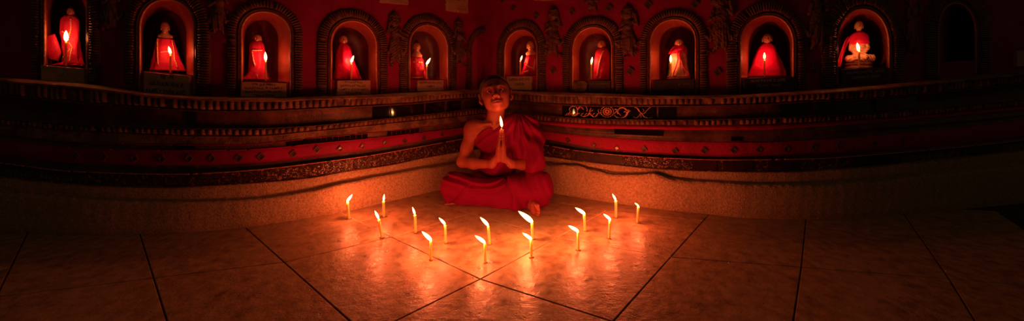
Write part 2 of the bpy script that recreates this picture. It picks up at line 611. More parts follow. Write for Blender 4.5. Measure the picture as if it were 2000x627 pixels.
# ------------------------------------------------------------------ niches: opening, sill, crown, outer edge of the arch
#            left right sillL sillR apex  outL outR
NICHES = [
    (90.5, 171, 126, 133, -38, 66, 196),
    (276, 379, 137, 147, 1, 246, 412),
    (474, 565, 157, 160, 25, 446, 591),
    (648, 734, 156, 156, 43, 622, 758),
    (801, 873, 156, 155, 51, 780, 891),
    (987, 1048, 146, 148, 60, 971, 1067),
    (1120, 1194, 157, 156, 55, 1099, 1217),
    (1272, 1357, 156, 152, 40, 1248, 1378),
    (1447, 1547, 152, 149, 32, 1420, 1574),
    (1635, 1734, 134, 131, 19, 1606, 1764),
    (1832, 1903, 122, 117, 8, 1802, 1930),
]


class Niche:
    def __init__(s, row):
        L, Rr, yl, yr, ya, ol, orr = row
        s.side = side_of(.5 * (L + Rr))
        sd = s.side
        s.pxc = .5 * (L + Rr)
        s.u0, s.z0 = sd.uz(L, yl)
        s.u1, s.z1 = sd.uz(Rr, yr)
        s.um = .5 * (s.u0 + s.u1)
        pm = np.interp(s.um, sd.at(OW)[2], sd.at(OW)[1])
        s.za = sd.uz(pm, ya)[1]
        s.zs = .5 * (s.z0 + s.z1)
        s.hw = .5 * (s.u1 - s.u0)
        s.ring = max(.03, .5 * ((s.u0 - sd.uz(ol, 100)[0]) + (sd.uz(orr, 100)[0] - s.u1)))
        s.zfl = sd.uz(L, float(CU['WF'](L)) + 1)[1]
        s.zfr = sd.uz(Rr, float(CU['WF'](Rr)) + 1)[1]

    def contour(s, off=0.0, foot=False, n=26):
        """arched outline in (u, z), grown outward by off, from lower left over the crown to lower right"""
        hw = s.hw + off
        rise = (s.hw * 1.12) + off
        zsp = s.za - s.hw * 1.12
        a = np.linspace(PI, 0, n)
        arc = np.stack([s.um + hw * np.sign(np.cos(a)) * np.abs(np.cos(a)) ** .94, zsp + rise * np.sin(a) ** .94], 1)
        bl = s.zfl if foot else s.z0
        br = s.zfr if foot else s.z1
        m = 8
        lft = np.stack([np.full(m, s.um - hw), np.linspace(bl, zsp, m, endpoint=False)], 1)
        rgt = np.stack([np.full(m, s.um + hw), np.linspace(zsp, br, m + 1)[1:]], 1)
        return np.concatenate([lft, arc, rgt])


NI = [Niche(r) for r in NICHES]


# ------------------------------------------------------------------ floor
def build_floor():
    node = {
        (1, 3): (918, 417), (2, 3): (765, 463), (3, 3): (555, 512), (4, 3): (300, 543),
        (1, 2): (1088, 464), (2, 2): (938, 545), (3, 2): (715, 655), (4, 2): (380, 800),
        (1, 1): (1310, 502), (2, 1): (1197, 628), (1, 0): (1565, 522), (2, 0): (1540, 690),
        (3, 1): (960, 830),
    }
    W = {k: np.array(on_floor(*v)) for k, v in node.items()}

    def ex(a, b, c):            # carry a row of joints on by its own step
        W[c] = 2 * W[b] - W[a]
    up = {(0, 3): ((2, 3), (1, 3)), (0, 2): ((2, 2), (1, 2)), (0, 1): ((2, 1), (1, 1))}
    for c, (a, b) in up.items():
        ex(a, b, c)
    W[(0, 0)] = W[(1, 0)] + (W[(0, 1)] - W[(1, 1)])
    W[(3, 0)] = W[(2, 0)] + (W[(3, 1)] - W[(2, 1)])
    W[(4, 1)] = W[(4, 2)] + (W[(3, 1)] - W[(3, 2)])
    W[(4, 0)] = W[(4, 1)] + (W[(3, 0)] - W[(3, 1)])
    for i in range(5):          # towards the corner, away to the right
        W[(i, 4)] = 2 * W[(i, 3)] - W[(i, 2)]
        W[(i, -1)] = 2 * W[(i, 0)] - W[(i, 1)]
    for i in range(5):
        W[(i, 5)] = 2 * W[(i, 4)] - W[(i, 3)]
        W[(i, -2)] = 2 * W[(i, -1)] - W[(i, 0)]
    for j in range(-2, 6):
        W[(-1, j)] = 2 * W[(0, j)] - W[(1, j)]
        W[(5, j)] = 2 * W[(4, j)] - W[(3, j)]
    for j in range(-2, 6):
        W[(6, j)] = 2 * W[(5, j)] - W[(4, j)]
    mb = MB()
    g, bv = .0016, .0014
    for i in range(-1, 6):
        for j in range(-2, 5):
            q = [W[(i, j)], W[(i + 1, j)], W[(i + 1, j + 1)], W[(i, j + 1)]]
            c = sum(q) / 4
            rings = []
            for off, z in ((g, -.004), (g, -bv), (g + bv, 0)):
                ring = []
                for k in range(4):
                    d = c - q[k]
                    a = q[(k + 1) % 4] - q[k]; b = q[(k - 1) % 4] - q[k]
                    a = a / np.linalg.norm(a); b = b / np.linalg.norm(b)
                    sn = max(.35, abs(a[0] * b[1] - a[1] * b[0]))
                    p = q[k] + (a + b) * off / sn
                    ring.append((p[0], p[1], z))
                rings.append(ring)
            vs = rings[0] + rings[1] + rings[2]
            ar = (q[1] - q[0])[0] * (q[3] - q[0])[1] - (q[1] - q[0])[1] * (q[3] - q[0])[0]
            fs = [(8, 9, 10, 11)]
            for r in (0, 4):
                for k in range(4):
                    fs.append((r + k, r + (k + 1) % 4, r + 4 + (k + 1) % 4, r + 4 + k))
            if ar < 0:
                fs = [f[::-1] for f in fs]
            mb.add(vs, fs, False)
    fl = mb.obj('floor', M['floor'])
    fl['kind'] = 'structure'
    fl['label'] = 'worn polished stone floor laid in large square tiles with dark joints'
    fl['category'] = 'floor'
    b = MB()
    b.add([(-5, -2.5, -.0032), (5, -2.5, -.0032), (5, 4, -.0032), (-5, 4, -.0032),
           (-5, -2.5, -.05), (5, -2.5, -.05), (5, 4, -.05), (-5, 4, -.05)],
          [(0, 1, 2, 3), (7, 6, 5, 4), (0, 4, 5, 1), (1, 5, 6, 2), (2, 6, 7, 3), (3, 7, 4, 0)], False)
    b.obj('joint_mortar', M['grout'], fl)
    # the two joints behind the candles get flush strips, coloured pale to stand for lit grout
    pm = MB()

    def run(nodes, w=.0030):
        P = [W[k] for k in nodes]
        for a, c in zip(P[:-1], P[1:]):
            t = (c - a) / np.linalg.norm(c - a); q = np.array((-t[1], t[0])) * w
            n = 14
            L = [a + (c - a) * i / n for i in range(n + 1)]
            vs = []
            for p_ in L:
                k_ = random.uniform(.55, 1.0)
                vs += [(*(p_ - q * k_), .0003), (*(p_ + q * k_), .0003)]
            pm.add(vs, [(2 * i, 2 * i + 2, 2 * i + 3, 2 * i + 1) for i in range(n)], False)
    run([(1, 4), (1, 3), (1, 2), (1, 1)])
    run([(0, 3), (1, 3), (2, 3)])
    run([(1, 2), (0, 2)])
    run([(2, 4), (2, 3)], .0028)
    o = pm.obj('lit_joint_strip', M['palegrout'], fl)
    o['label'] = 'joint mortar near the seated boy, coloured pale as if candlelit'
    return fl


FLOOR = build_floor()


# ------------------------------------------------------------------ the stepped lower wall
def strip(sd, name, m, lv, parent, ragged=0.0, subdiv=1, label=None, wob=0.0, zwob=0.0):
    rows = []
    for k, (o, key, dy) in enumerate(lv):
        if isinstance(key, tuple):
            a, b, t = key
            A = sd.level(o, a, dy); Bv = sd.level(o, b, dy)
            rows.append(A * (1 - t) + Bv * t)
        else:
            rows.append(sd.level(o, key, dy))
    V = np.stack(rows)
    if subdiv > 1:
        out = []
        for a, b in zip(V[:-1], V[1:]):
            for t in np.linspace(0, 1, subdiv, endpoint=False):
                out.append(a * (1 - t) + b * t)
        out.append(V[-1]); V = np.stack(out)
    if ragged:
        e = V[-1]
        q = fnoise(e.astype(np.float32), 70, 5) + .6 * fnoise(e.astype(np.float32), 190, 6)
        V[-1, :, 2] += q * ragged
    if wob:
        p = V.reshape(-1, 3).astype(np.float32)
        d = (fnoise(p, 12, 1) + .35 * fnoise(p, 45, 2)).reshape(V.shape[:2]) * wob
        w = np.ones(len(V)); w[0] = .3; w[-1] = .3
        V[:, :, :2] += (sd.n[None] * d[:, :, None]) * w[:, None, None]
    if zwob:
        p = V.reshape(-1, 3).astype(np.float32) * np.array((1, 1, .3), np.float32)
        z = (fnoise(p, 34, 21) + .6 * fnoise(p, 110, 22)).reshape(V.shape[:2]) * zwob
        t = np.linspace(0, 1, len(V))
        V[:, :, 2] += z * np.exp(-((t - .52) / .2) ** 2)[:, None]
    me = mesh(V.reshape(-1, 3), grid_faces(V.shape[0], V.shape[1]))
    o = mobj(name, me, m, parent)
    if label:
        o['label'] = label
    return o


def dentils(sd, name, m, o0, o1, kb, kt, pitch, parent, px_lo, px_hi, label=None, fill=.74):
    """a course of small rounded upright blocks"""
    Q, px, u = sd.at(o1)
    B0 = sd.level(o1, kb); T0 = sd.level(o1, kt)
    i0, i1 = np.searchsorted(px, px_lo), np.searchsorted(px, px_hi)
    mb = MB()
    x = u[min(i0, len(u) - 1)]
    end = u[min(i1, len(u) - 1)]
    while x < end:
        w = pitch * fill * random.uniform(.8, 1.12)
        if random.random() > .07:
            zb = np.interp(x, u, B0[:, 2]); zt = np.interp(x, u, T0[:, 2])
            h = zt - zb
            zb += h * random.uniform(.02, .1); zt -= h * random.uniform(.02, .14)
            bx, by = np.interp(x, u, Q[:, 0]), np.interp(x, u, Q[:, 1])
            nx, ny = np.interp(x, u, sd.n[:, 0]), np.interp(x, u, sd.n[:, 1])
            tx, ty = ny, -nx
            dp = (o1 - o0) * random.uniform(.75, 1.1)
            prof = [(-.5, 0), (-.46, .7), (-.2, 1), (.2, 1), (.46, .7), (.5, 0)]
            vs = []
            for z, k in ((zb, .8), (zb + .12 * h, 1), (zt - .12 * h, 1), (zt, .8)):
                for a, d in prof:
                    vs.append((bx + tx * a * w * k - nx * d * dp * k, by + ty * a * w * k - ny * d * dp * k, z))
            fs = []
            for r in range(3):
                for c in range(5):
                    a = r * 6 + c
                    fs.append((a, a + 1, a + 7, a + 6))
            fs.append((0, 5, 4, 3, 2, 1)[::1]); fs.append((18, 19, 20, 21, 22, 23))
            mb.add(vs, fs, True)
        x += pitch * random.uniform(.94, 1.06)
    ob = mb.obj(name, m, parent)
    if label:
        ob['label'] = label
    return ob


def diamond(sd, px, py, o, r, parent, name='diamond_stud', deep=.008, m='stucco', label=None):
    """a small lozenge: raised frame round a sunken glass"""
    Mx = sd.frame(px, py, o)
    mb = MB()
    rr = [(r, 0), (r * .96, deep), (r * .68, deep), (r * .62, deep * .45)]
    vs = []
    for q, h in rr:
        for a in (0, PI / 2, PI, 1.5 * PI):
            vs.append((math.cos(a) * q * random.uniform(.92, 1.06), math.sin(a) * q * 1.12, h))
    fs = []
    for k in range(3):
        for c in range(4):
            fs.append((k * 4 + c, k * 4 + (c + 1) % 4, k * 4 + 4 + (c + 1) % 4, k * 4 + 4 + c))
    Mr = Mx @ Matrix.Rotation(random.uniform(-.18, .18), 4, 'Z')
    mb.add(vs, fs, False)
    f = mb.obj(name, M[m], parent, Mr)
    g = MB()
    g.add([(math.cos(a) * r * .64, math.sin(a) * r * .64 * 1.12, deep * .5 + random.uniform(-.0006, .0006)) for a in (0, PI / 2, PI, 1.5 * PI)], [(0, 1, 2, 3)], False)
    gl = g.obj('mirror_glass', M['mirror'], None, Mr)
    gl.parent = f
    gl.matrix_parent_inverse = Mr.inverted()
    return f


def lower_wall(sd, w, right):
    pr = 'right' if right else 'left'
    strip(sd, 'plinth', M['plinth'], [
        (.0, 'FL', 1), (-.004, ('FL', 'CR', .12), 0), (-.002, ('FL', 'CR', .45), 0), (.000, ('FL', 'CR', .74), 0), (.004, ('FL', 'CR', .9), 0), (.011, 'CR', 2.5),
        (.034, 'CR', -.5), (.047, 'CR', -3), (.045, ('CR', 'MB', .35), 0), (.046, ('CR', 'MB', .65), 0), (.049, 'MB', 0), (.056, 'MB', -2)],
        w, subdiv=4, wob=.003, zwob=.0045 if right else .0016, label='sandy plaster plinth with a rounded foot and hollow above')
    strip(sd, 'mosaic_course', M['mosaic'], [(.056, 'MB', 1), (.056, 'MB', -1), (.057, ('MB', 'MT', .5), 0), (.058, 'MT', 2), (.050, 'MT', 1.5), (.050, 'MT', -.6), (.078, 'MT', -1.4)],
          w, wob=.0012, label='dark band of broken glass mosaic with a thin lip')
    strip(sd, 'shadow_groove', M['dark'], [(.078, 'MT', -1), (.084, ('MT', 'RB', .5), 0), (.082, 'RB', 0)], w, wob=.001)
    strip(sd, 'red_course', M['redworn' if right else 'red'], [(.082, 'RB', 0), (.079, ('RB', 'RT', .2), 0), (.080, ('RB', 'RT', .8), 0), (.084, 'RT', 0), (.088, 'RT', -.4)],
          w, ragged=.0055 if right else .0015, subdiv=3, wob=.0042 if right else .0016, label='red painted band set with a row of small lozenge studs')
    if right:
        strip(sd, 'brick_course', M['dark'], [(.086, 'RT', 3), (.088, ('RT', 'TS', .45), 0), (.083, ('RT', 'TS', .5), 0), (.090, 'TS', -.5)], w, subdiv=3, wob=.0022)
        strip(sd, 'red_fillet', M['redworn'], [(.090, 'TS', 0), (.078, 'TS', -.6), (.078, ('TS', 'DB', .6), 0), (.092, 'DB', -.5)], w, subdiv=2, wob=.004, zwob=.002)
    else:
        strip(sd, 'tile_course', M['dark'], [(.088, 'RT', 0), (.089, 'RT', -1), (.090, 'TS', .5), (.086, 'TS', 0)], w, subdiv=2, wob=.001)
        strip(sd, 'plaster_course', M['plaster'], [(.086, 'TS', 0), (.087, ('TS', 'DB', .5), 0), (.088, ('TS', 'DB', .8), 0), (.082, ('TS', 'DB', .85), 0), (.092, 'DB', -.5)], w, subdiv=3, wob=.002)
    strip(sd, 'dentil_backing', M['dark'], [(.092, 'DB', 0), (.088, 'DB', -.4), (.088, 'DT', .6), (.080, 'DT', .4), (.080, 'DT', -.8), (.104, 'DT', -1.6)], w, wob=.0008)
    lo, hi = ((-150, 945) if not right else (945, 2150))
    dentils(sd, 'dentil_course', M['plaster'], .076, .089, 'DB', 'DT', .0235, w, lo, hi)
    strip(sd, 'frieze', M['dark'], [(.104, 'DT', -1), (.106, ('DT', 'FT', .1), 0), (.105, ('DT', 'FT', .9), 0), (.086, 'FT', 4.0), (.083, 'FT', 3), (.083, 'FT', 1.6), (.096, 'FT', 1.2), (.092, 'FT', 0)],
          w, wob=.0012, label='dark frieze of lacquered panels between two thin lips')
    strip(sd, 'ledge', M['plaster'], [(.092, 'FT', .5), (.090, ('FT', 'LE', .15), 0), (.090, ('FT', 'LE', .8), 0), (.068, ('FT', 'LE', .86), 0), (.066, 'LE', .4), (.069, 'LE', -.5),
          (.085, ('LE', 'WF', .35), 0), (.12, ('LE', 'WF', .7), 0), (OW + .02, 'WF', 0)], w, subdiv=2, wob=.0016, label='jutting plaster ledge under the niches')
    dentils(sd, 'dentil_course', M['plaster'], .074, .091, 'FT', 'LE', .026, w, lo, hi)
    lip(sd, 'MT', .049, .0028, w, lo, hi, .4, 'rim')
    lip(sd, 'MB', .047, .0020, w, lo, hi, -.5, 'bead')
    lip(sd, 'FT', .082, .0026, w, lo, hi, 2.2, 'bead')
    lip(sd, 'DT', .079, .0022, w, lo, hi, -.4, 'bead')
    if not right:
        lip(sd, 'TS', .084, .0020, w, lo, hi, .2, 'red')
        lip(sd, 'RT', .082, .0022, w, lo, hi, 0, 'redworn')


def lip(sd, key, o, r, parent, px_lo, px_hi, dy=0.0, m='bead', name='lip_moulding'):
    """thin broken rod of plaster running along a course"""
    L = sd.level(o, key, dy)
    px = CX + F * L[:, 0] / L[:, 1]
    idx = np.where((px > px_lo) & (px < px_hi))[0][::2]
    mb = MB()
    run = []
    q = random.Random(len(key) + int(o * 1e4))
    for i in idx:
        if q.random() < .035 and len(run) > 3:
            mb.tube(run, [r * q.uniform(.7, 1.1) for _ in run], 6); run = []
        else:
            p_ = L[i].copy(); p_[2] += q.uniform(-.0004, .0004)
            run.append(p_)
    if len(run) > 2:
        mb.tube(run, r, 6)
    return mb.obj(name, M[m], parent)


def glass_panel(sd, px0, px1, k0, k1, t0, t1, o, parent, name='glass_panel', m='glass', tilt=0.0, th=.004, label=None):
    """a slab following the curve of the wall between two courses"""
    n = max(3, int((px1 - px0) / 12))
    q = np.linspace(px0, px1, n)
    fr, bk = [], []
    for x in q:
        a, b = float(CU[k0](x)), float(CU[k1](x))
        for t in (t0, t1):
            fr.append(sd.pt(x, a + (b - a) * t, o - th))
            bk.append(sd.pt(x, a + (b - a) * t, o + .004))
    mb = MB()
    mb.add(fr, [(2 * i, 2 * i + 2, 2 * i + 3, 2 * i + 1) for i in range(n - 1)], False)
    b0 = len(mb.v)
    N2 = 2 * n
    mb.v.extend([tuple(map(float, p)) for p in bk])
    sf = []
    for i in range(n - 1):
        sf.append((2 * i + 1, 2 * i + 3, N2 + 2 * i + 3, N2 + 2 * i + 1))
        sf.append((2 * i + 2, 2 * i, N2 + 2 * i, N2 + 2 * i + 2))
    sf.append((0, 1, N2 + 1, N2)); sf.append((2 * n - 1, 2 * n - 2, N2 + 2 * n - 2, N2 + 2 * n - 1))
    mb.f.extend(sf); mb.sm.extend([False] * len(sf))
    ob = mb.obj(name, M[m], parent)
    if label:
        ob['label'] = label
    return ob


# ------------------------------------------------------------------ upper walls with their arched openings
def upper_wall(sd, niches, name):
    Q, px, u = sd.at(OW)
    zlo, zhi = .46, WALL_TOP
    pts, edges = [], []
    us = np.arange(u[0], u[-1], .03); us = np.append(us, u[-1])
    zs = np.arange(zlo, zhi + 1e-6, .04)
    conts = [nc.contour() for nc in niches]

    def inside(p, c):
        x, y = p
        r = False
        n = len(c)
        for i in range(n):
            x1, y1 = c[i]; x2, y2 = c[(i + 1) % n]
            if (y1 > y) != (y2 > y) and x < (x2 - x1) * (y - y1) / (y2 - y1) + x1:
                r = not r
        return r
    for a in us:
        for z in zs:
            if any(abs(a - nc.um) < nc.hw + .02 and inside((a, z), nc.contour(.01)) for nc in niches):
                continue
            pts.append((a, z))
    for c in conts:
        b = len(pts)
        pts.extend(map(tuple, c))
        n = len(c)
        edges.extend((b + i, b + (i + 1) % n) for i in range(n))
    r = delaunay_2d_cdt([Vector(p) for p in pts], edges, [], 0, 1e-6)
    vv = np.array([tuple(p) for p in r[0]])
    fs = []
    for f in r[2]:
        c = vv[list(f)].mean(0)
        if any(abs(c[0] - nc.um) < nc.hw and inside(c, k) for nc, k in zip(niches, conts)):
            continue
        fs.append(tuple(f))
    P = sd.on(vv[:, 0], vv[:, 1])
    d = (fnoise(P.astype(np.float32), 14, 8) + .4 * fnoise(P.astype(np.float32), 55, 9)) * .0022
    P = sd.on(vv[:, 0], vv[:, 1]) + np.concatenate([sd.on(vv[:, 0], vv[:, 1], 1)[:, :2] - P[:, :2], np.zeros((len(P), 1))], 1) * d[:, None]
    me = mesh(P, fs)
    # turn faces to the room
    ob = mobj(name, me, M['red'])
    ob['kind'] = 'structure'
    return ob


def niche_parts(sd, nc, w, label, show):
    c = nc.contour()
    depth = .19
    # the recess is skewed per niche to set which jamb the camera sees
    p0 = sd.on(nc.um, nc.zs, 0)[:2]; p1 = sd.on(nc.um + .01, nc.zs, 0)[:2]; p2 = sd.on(nc.um, nc.zs, .01)[:2]
    t_, n_ = (p1 - p0) / np.linalg.norm(p1 - p0), (p2 - p0) / np.linalg.norm(p2 - p0)
    skew = (p0 @ t_) / (p0 @ n_) + show * 2 * nc.hw / depth
    mb = MB()
    rings = []
    prof = [(-.001, 1.0), (.02, .995), (.05, .985), (.085, .97), (.12, .94), (.15, .89), (.175, .79), (depth, .6)]
    for d, k in prof:
        uu = nc.um + (c[:, 0] - nc.um) * k + skew * d
        fl = nc.z0 + (c[:, 0] - nc.u0) / (nc.u1 - nc.u0) * (nc.z1 - nc.z0)
        zz = fl + (c[:, 1] - fl) * (1 - (1 - k) * .7)
        rings.append(sd.on(uu, zz, d))
    n = len(c)
    V = np.concatenate(rings)
    fs = []
    for r in range(len(prof) - 1):
        for i in range(n):
            j = (i + 1) % n
            fs.append((r * n + i, (r + 1) * n + i, (r + 1) * n + j, r * n + j))
    cen = rings[-1].mean(0)
    V = np.concatenate([V, cen[None]])
    for i in range(n):
        fs.append(((len(prof) - 1) * n + i, len(V) - 1, (len(prof) - 1) * n + (i + 1) % n))
    p = V.astype(np.float32)
    me = mesh(V, fs)
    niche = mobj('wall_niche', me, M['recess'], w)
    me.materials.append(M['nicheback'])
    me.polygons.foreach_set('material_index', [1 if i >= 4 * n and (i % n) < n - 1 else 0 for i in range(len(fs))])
    niche['label'] = label
    # arch: two thin beads and a ring of upright blocks
    for off, r_, pr, m_, nm in ((.0042, .0046, .002, 'rim', 'niche_rim'), (.0135, .0048, .004, 'bead', 'bead_moulding')):
        b = MB()
        cc = nc.contour(off, foot=True, n=40)
        b.tube(sd.on(cc[:, 0], cc[:, 1], -pr), r_, 7)
        b.obj(nm, M[m_], niche)
    g = MB()
    cc = nc.contour(.022, foot=True, n=90)
    co = nc.contour(nc.ring, foot=True, n=90)
    A = sd.on(cc[:, 0], cc[:, 1], -.005); Bo = sd.on(co[:, 0], co[:, 1], -.005); Bi = sd.on(co[:, 0], co[:, 1], .004); Ai = sd.on(cc[:, 0], cc[:, 1], .004)
    k = len(cc)
    V = np.concatenate([Ai, A, Bo, Bi])
    g.add(V, [(r * k + i, (r + 1) * k + i, (r + 1) * k + i + 1, r * k + i + 1) for r in range(3) for i in range(k - 1)])
    mid = .5 * (cc + co)
    L = np.concatenate([[0], np.cumsum(np.linalg.norm(np.diff(mid, axis=0), axis=1))])
    s_ = .004
    rad = (nc.ring - .022)
    while s_ < L[-1] - .004:
        c0 = np.array([np.interp(s_, L, mid[:, 0]), np.interp(s_, L, mid[:, 1])])
        e = np.array([np.interp(s_ + .002, L, mid[:, 0]), np.interp(s_ + .002, L, mid[:, 1])]) - np.array([np.interp(s_ - .002, L, mid[:, 0]), np.interp(s_ - .002, L, mid[:, 1])])
        e /= np.linalg.norm(e) + 1e-9
        nn = np.array((-e[1], e[0]))
        hw = .0042 * random.uniform(.85, 1.15); hr = rad * .5 * random.uniform(.82, 1.0)
        if random.random() > .05:
            vs = []
            h = .011 * random.uniform(.8, 1.15)
            for dn, kk in ((.0, 1.0), (-h * .8, .95), (-h, .62)):
                for a, bq in ((-1, -1), (1, -1), (1, 1), (-1, 1)):
                    q = c0 + e * a * hw * kk + nn * bq * hr * (1 - (1 - kk) * .35)
                    vs.append(sd.on(q[0], q[1], dn - .004))
            fs = [(8, 11, 10, 9)]
            for r in (0, 4):
                for q in range(4):
                    fs.append((r + q, r + 4 + q, r + 4 + (q + 1) % 4, r + (q + 1) % 4))
            g.add(vs, fs, True)
        s_ += .0118 * random.uniform(.93, 1.07)
    g.obj('arch_moulding', M['stucco'], niche)
    return niche


NICHE_LABELS = [
    'arched niche at the outer end with bright edge and fan of red cloth inside',
    'arched niche of the statue with bare shoulders above a flared red cape',
    'arched niche of the statue with hair knob and cross of gold lace',
    'arched niche of the plain red cone-shaped statue leaning to its candle',
    'arched niche of the small statue nearest the inner corner on this wall',
    'small arched niche directly beside the head of the seated boy',
    'arched niche of the red robed statue with one slanting line of lace',
    'arched niche of the cream robed statue tied with hanging ribbon',
    'arched niche of the bald statue in a dome of plain red cloth',
    'arched niche of the cream statue wearing a red scarf',
    'dark arched niche standing empty past the last lit statue',
]

WALL_L = upper_wall(LEFT, NI[:5], 'wall_left')
WALL_L['label'] = 'curved red shrine wall with five lit niches, on the bare-shouldered side of the boy'
WALL_L['category'] = 'wall'
WALL_R = upper_wall(RIGHT, NI[5:], 'wall_right')
WALL_R['label'] = 'curved red shrine wall with gilt scroll frieze and lozenge studs between its niches'
WALL_R['category'] = 'wall'
for k, nc in enumerate(NI):
    niche_parts(nc.side, nc, WALL_L if k < 5 else WALL_R, NICHE_LABELS[k], (.05, -.14, -.26, -.24, -.28, .24, .15, .19, .10, -.14, .3)[k])
lower_wall(LEFT, WALL_L, False)
lower_wall(RIGHT, WALL_R, True)

# blind half arch in the corner, cut off by the meeting wall
def half_arch():
    sd = LEFT
    g = MB()
    u0, zf = sd.uz(921, 172); _, za = sd.uz(944, 64)
    ue = sd.uz(949, 100)[0]
    hw = ue - u0
    zsp = za - hw * 1.1
    for off, r_ in ((.004, .004),):
        pts = [(u0 - off, z) for z in np.linspace(zf, zsp, 8)] + [(ue - (hw + off) * math.cos(a), zsp + (hw * 1.1 + off) * math.sin(a)) for a in np.linspace(0, PI / 2, 12)]
        P = np.array(pts)
        g.tube(sd.on(P[:, 0], P[:, 1], -.003), r_, 7)
    L = []
    for z in np.arange(zf, zsp, .0118):
        L.append(((u0 - .024, z), (1, 0)))
    rr = hw + .024
    for a in np.arange(.04, PI / 2, .0118 / (rr * 1.05)):
        L.append(((ue - rr * math.cos(a), zsp + (hw * 1.1 + .024) * math.sin(a)), (math.cos(a), -math.sin(a))))
    for (cu, cz), (nx, nz) in L:
        vs = []
        for dn, kk in ((.003, 1.0), (-.010, .95), (-.013, .6)):
            for a, b in ((-1, -1), (1, -1), (1, 1), (-1, 1)):
                q = (cu + nx * a * .016 * (1 - (1 - kk) * .3) - nz * b * .0042 * kk, cz + nz * a * .016 + nx * b * .0042 * kk)
                vs.append(sd.on(q[0], q[1], dn))
        fs = [(8, 11, 10, 9)] + [(r + q, r + 4 + q, r + 4 + (q + 1) % 4, r + (q + 1) % 4) for r in (0, 4) for q in range(4)]
        g.add(vs, fs)
    o = g.obj('blind_arch', M['stucco'], WALL_L)
    o['label'] = 'half of a blind arch squeezed into the inner corner'


half_arch()

# studs on the red courses
for x, y in [(150, 304), (205, 306), (265, 309), (318, 310), (371, 309), (415, 309), (467, 308), (510, 306), (573, 300), (619, 292), (664, 291), (707, 286), (751, 278), (790, 275), (828, 270), (863, 262)]:
    diamond(LEFT, x, y, .080, .0165 if x < 640 else .0145, WALL_L, deep=.006)
for x, y in [(1110, 275), (1160, 284), (1205, 290), (1258, 292), (1318, 295), (1375, 294), (1432, 293), (1482, 292), (1535, 291), (1588, 288), (1637, 284), (1705, 280), (1760, 274)]:
    diamond(RIGHT, x, y, .080, .0165 if x > 1250 else .0145, WALL_R, deep=.006)
# studs on the upper wall
for x, y, r in [(982, 1, .018), (1003, 16, .019), (1048, 31, .021), (1118, 23, .019), (1190, 16, .02), (1266, 10, .022), (1081, 137, .021), (1231, 139, .022), (1401, 141, .021), (1357, 9, .022), (1588, 134, .02)]:
    diamond(RIGHT, x, y, OW, r, WALL_R, deep=.010)

# glass panels of the frieze and the dark glazed tiles above the red course
for a, b in [(362, 384), (728, 762), (764, 828), (832, 868), (873, 900)]:
    glass_panel(LEFT, a, b, 'DT', 'FT', .12, .82, .105, WALL_L)
for a, b in [(1098, 1282), (1286, 1321), (1524, 1580), (1594, 1700), (1712, 1790)]:
    glass_panel(RIGHT, a, b, 'DT', 'FT', .1, .84, .105, WALL_R)
glass_panel(LEFT, 342, 380, 'RT', 'TS', .1, .9, .089, WALL_L, 'glazed_tile')
x = 560.0
while x < 712:
    glass_panel(LEFT, x, x + 9.5, 'RT', 'TS', .08 + random.uniform(0, .06), .92, .089, WALL_L, 'glazed_tile', th=.004 + random.uniform(0, .002))
    x += 11.4
x = 757.0
while x < 817:
    glass_panel(LEFT, x, x + 7.4, 'RT', 'TS', .1, .9, .089, WALL_L, 'glazed_tile', th=.004 + random.uniform(0, .002))
    x += 9.0
for a, b in [(1200, 1296), (1428, 1438), (1440, 1450)]:
    glass_panel(RIGHT, a, b, 'RT', 'TS', .45 if a < 1300 else .1, .95 if a < 1300 else .45, .087, WALL_R, 'glazed_tile')
for a, b in [(1125, 1214), (1352, 1400), (1412, 1470), (1500, 1560), (1674, 1760), (1880, 1960)]:
    glass_panel(RIGHT, a, b, 'MB', 'MT', .12, .9, .057, WALL_R, 'glazed_tile', 'dullglass')


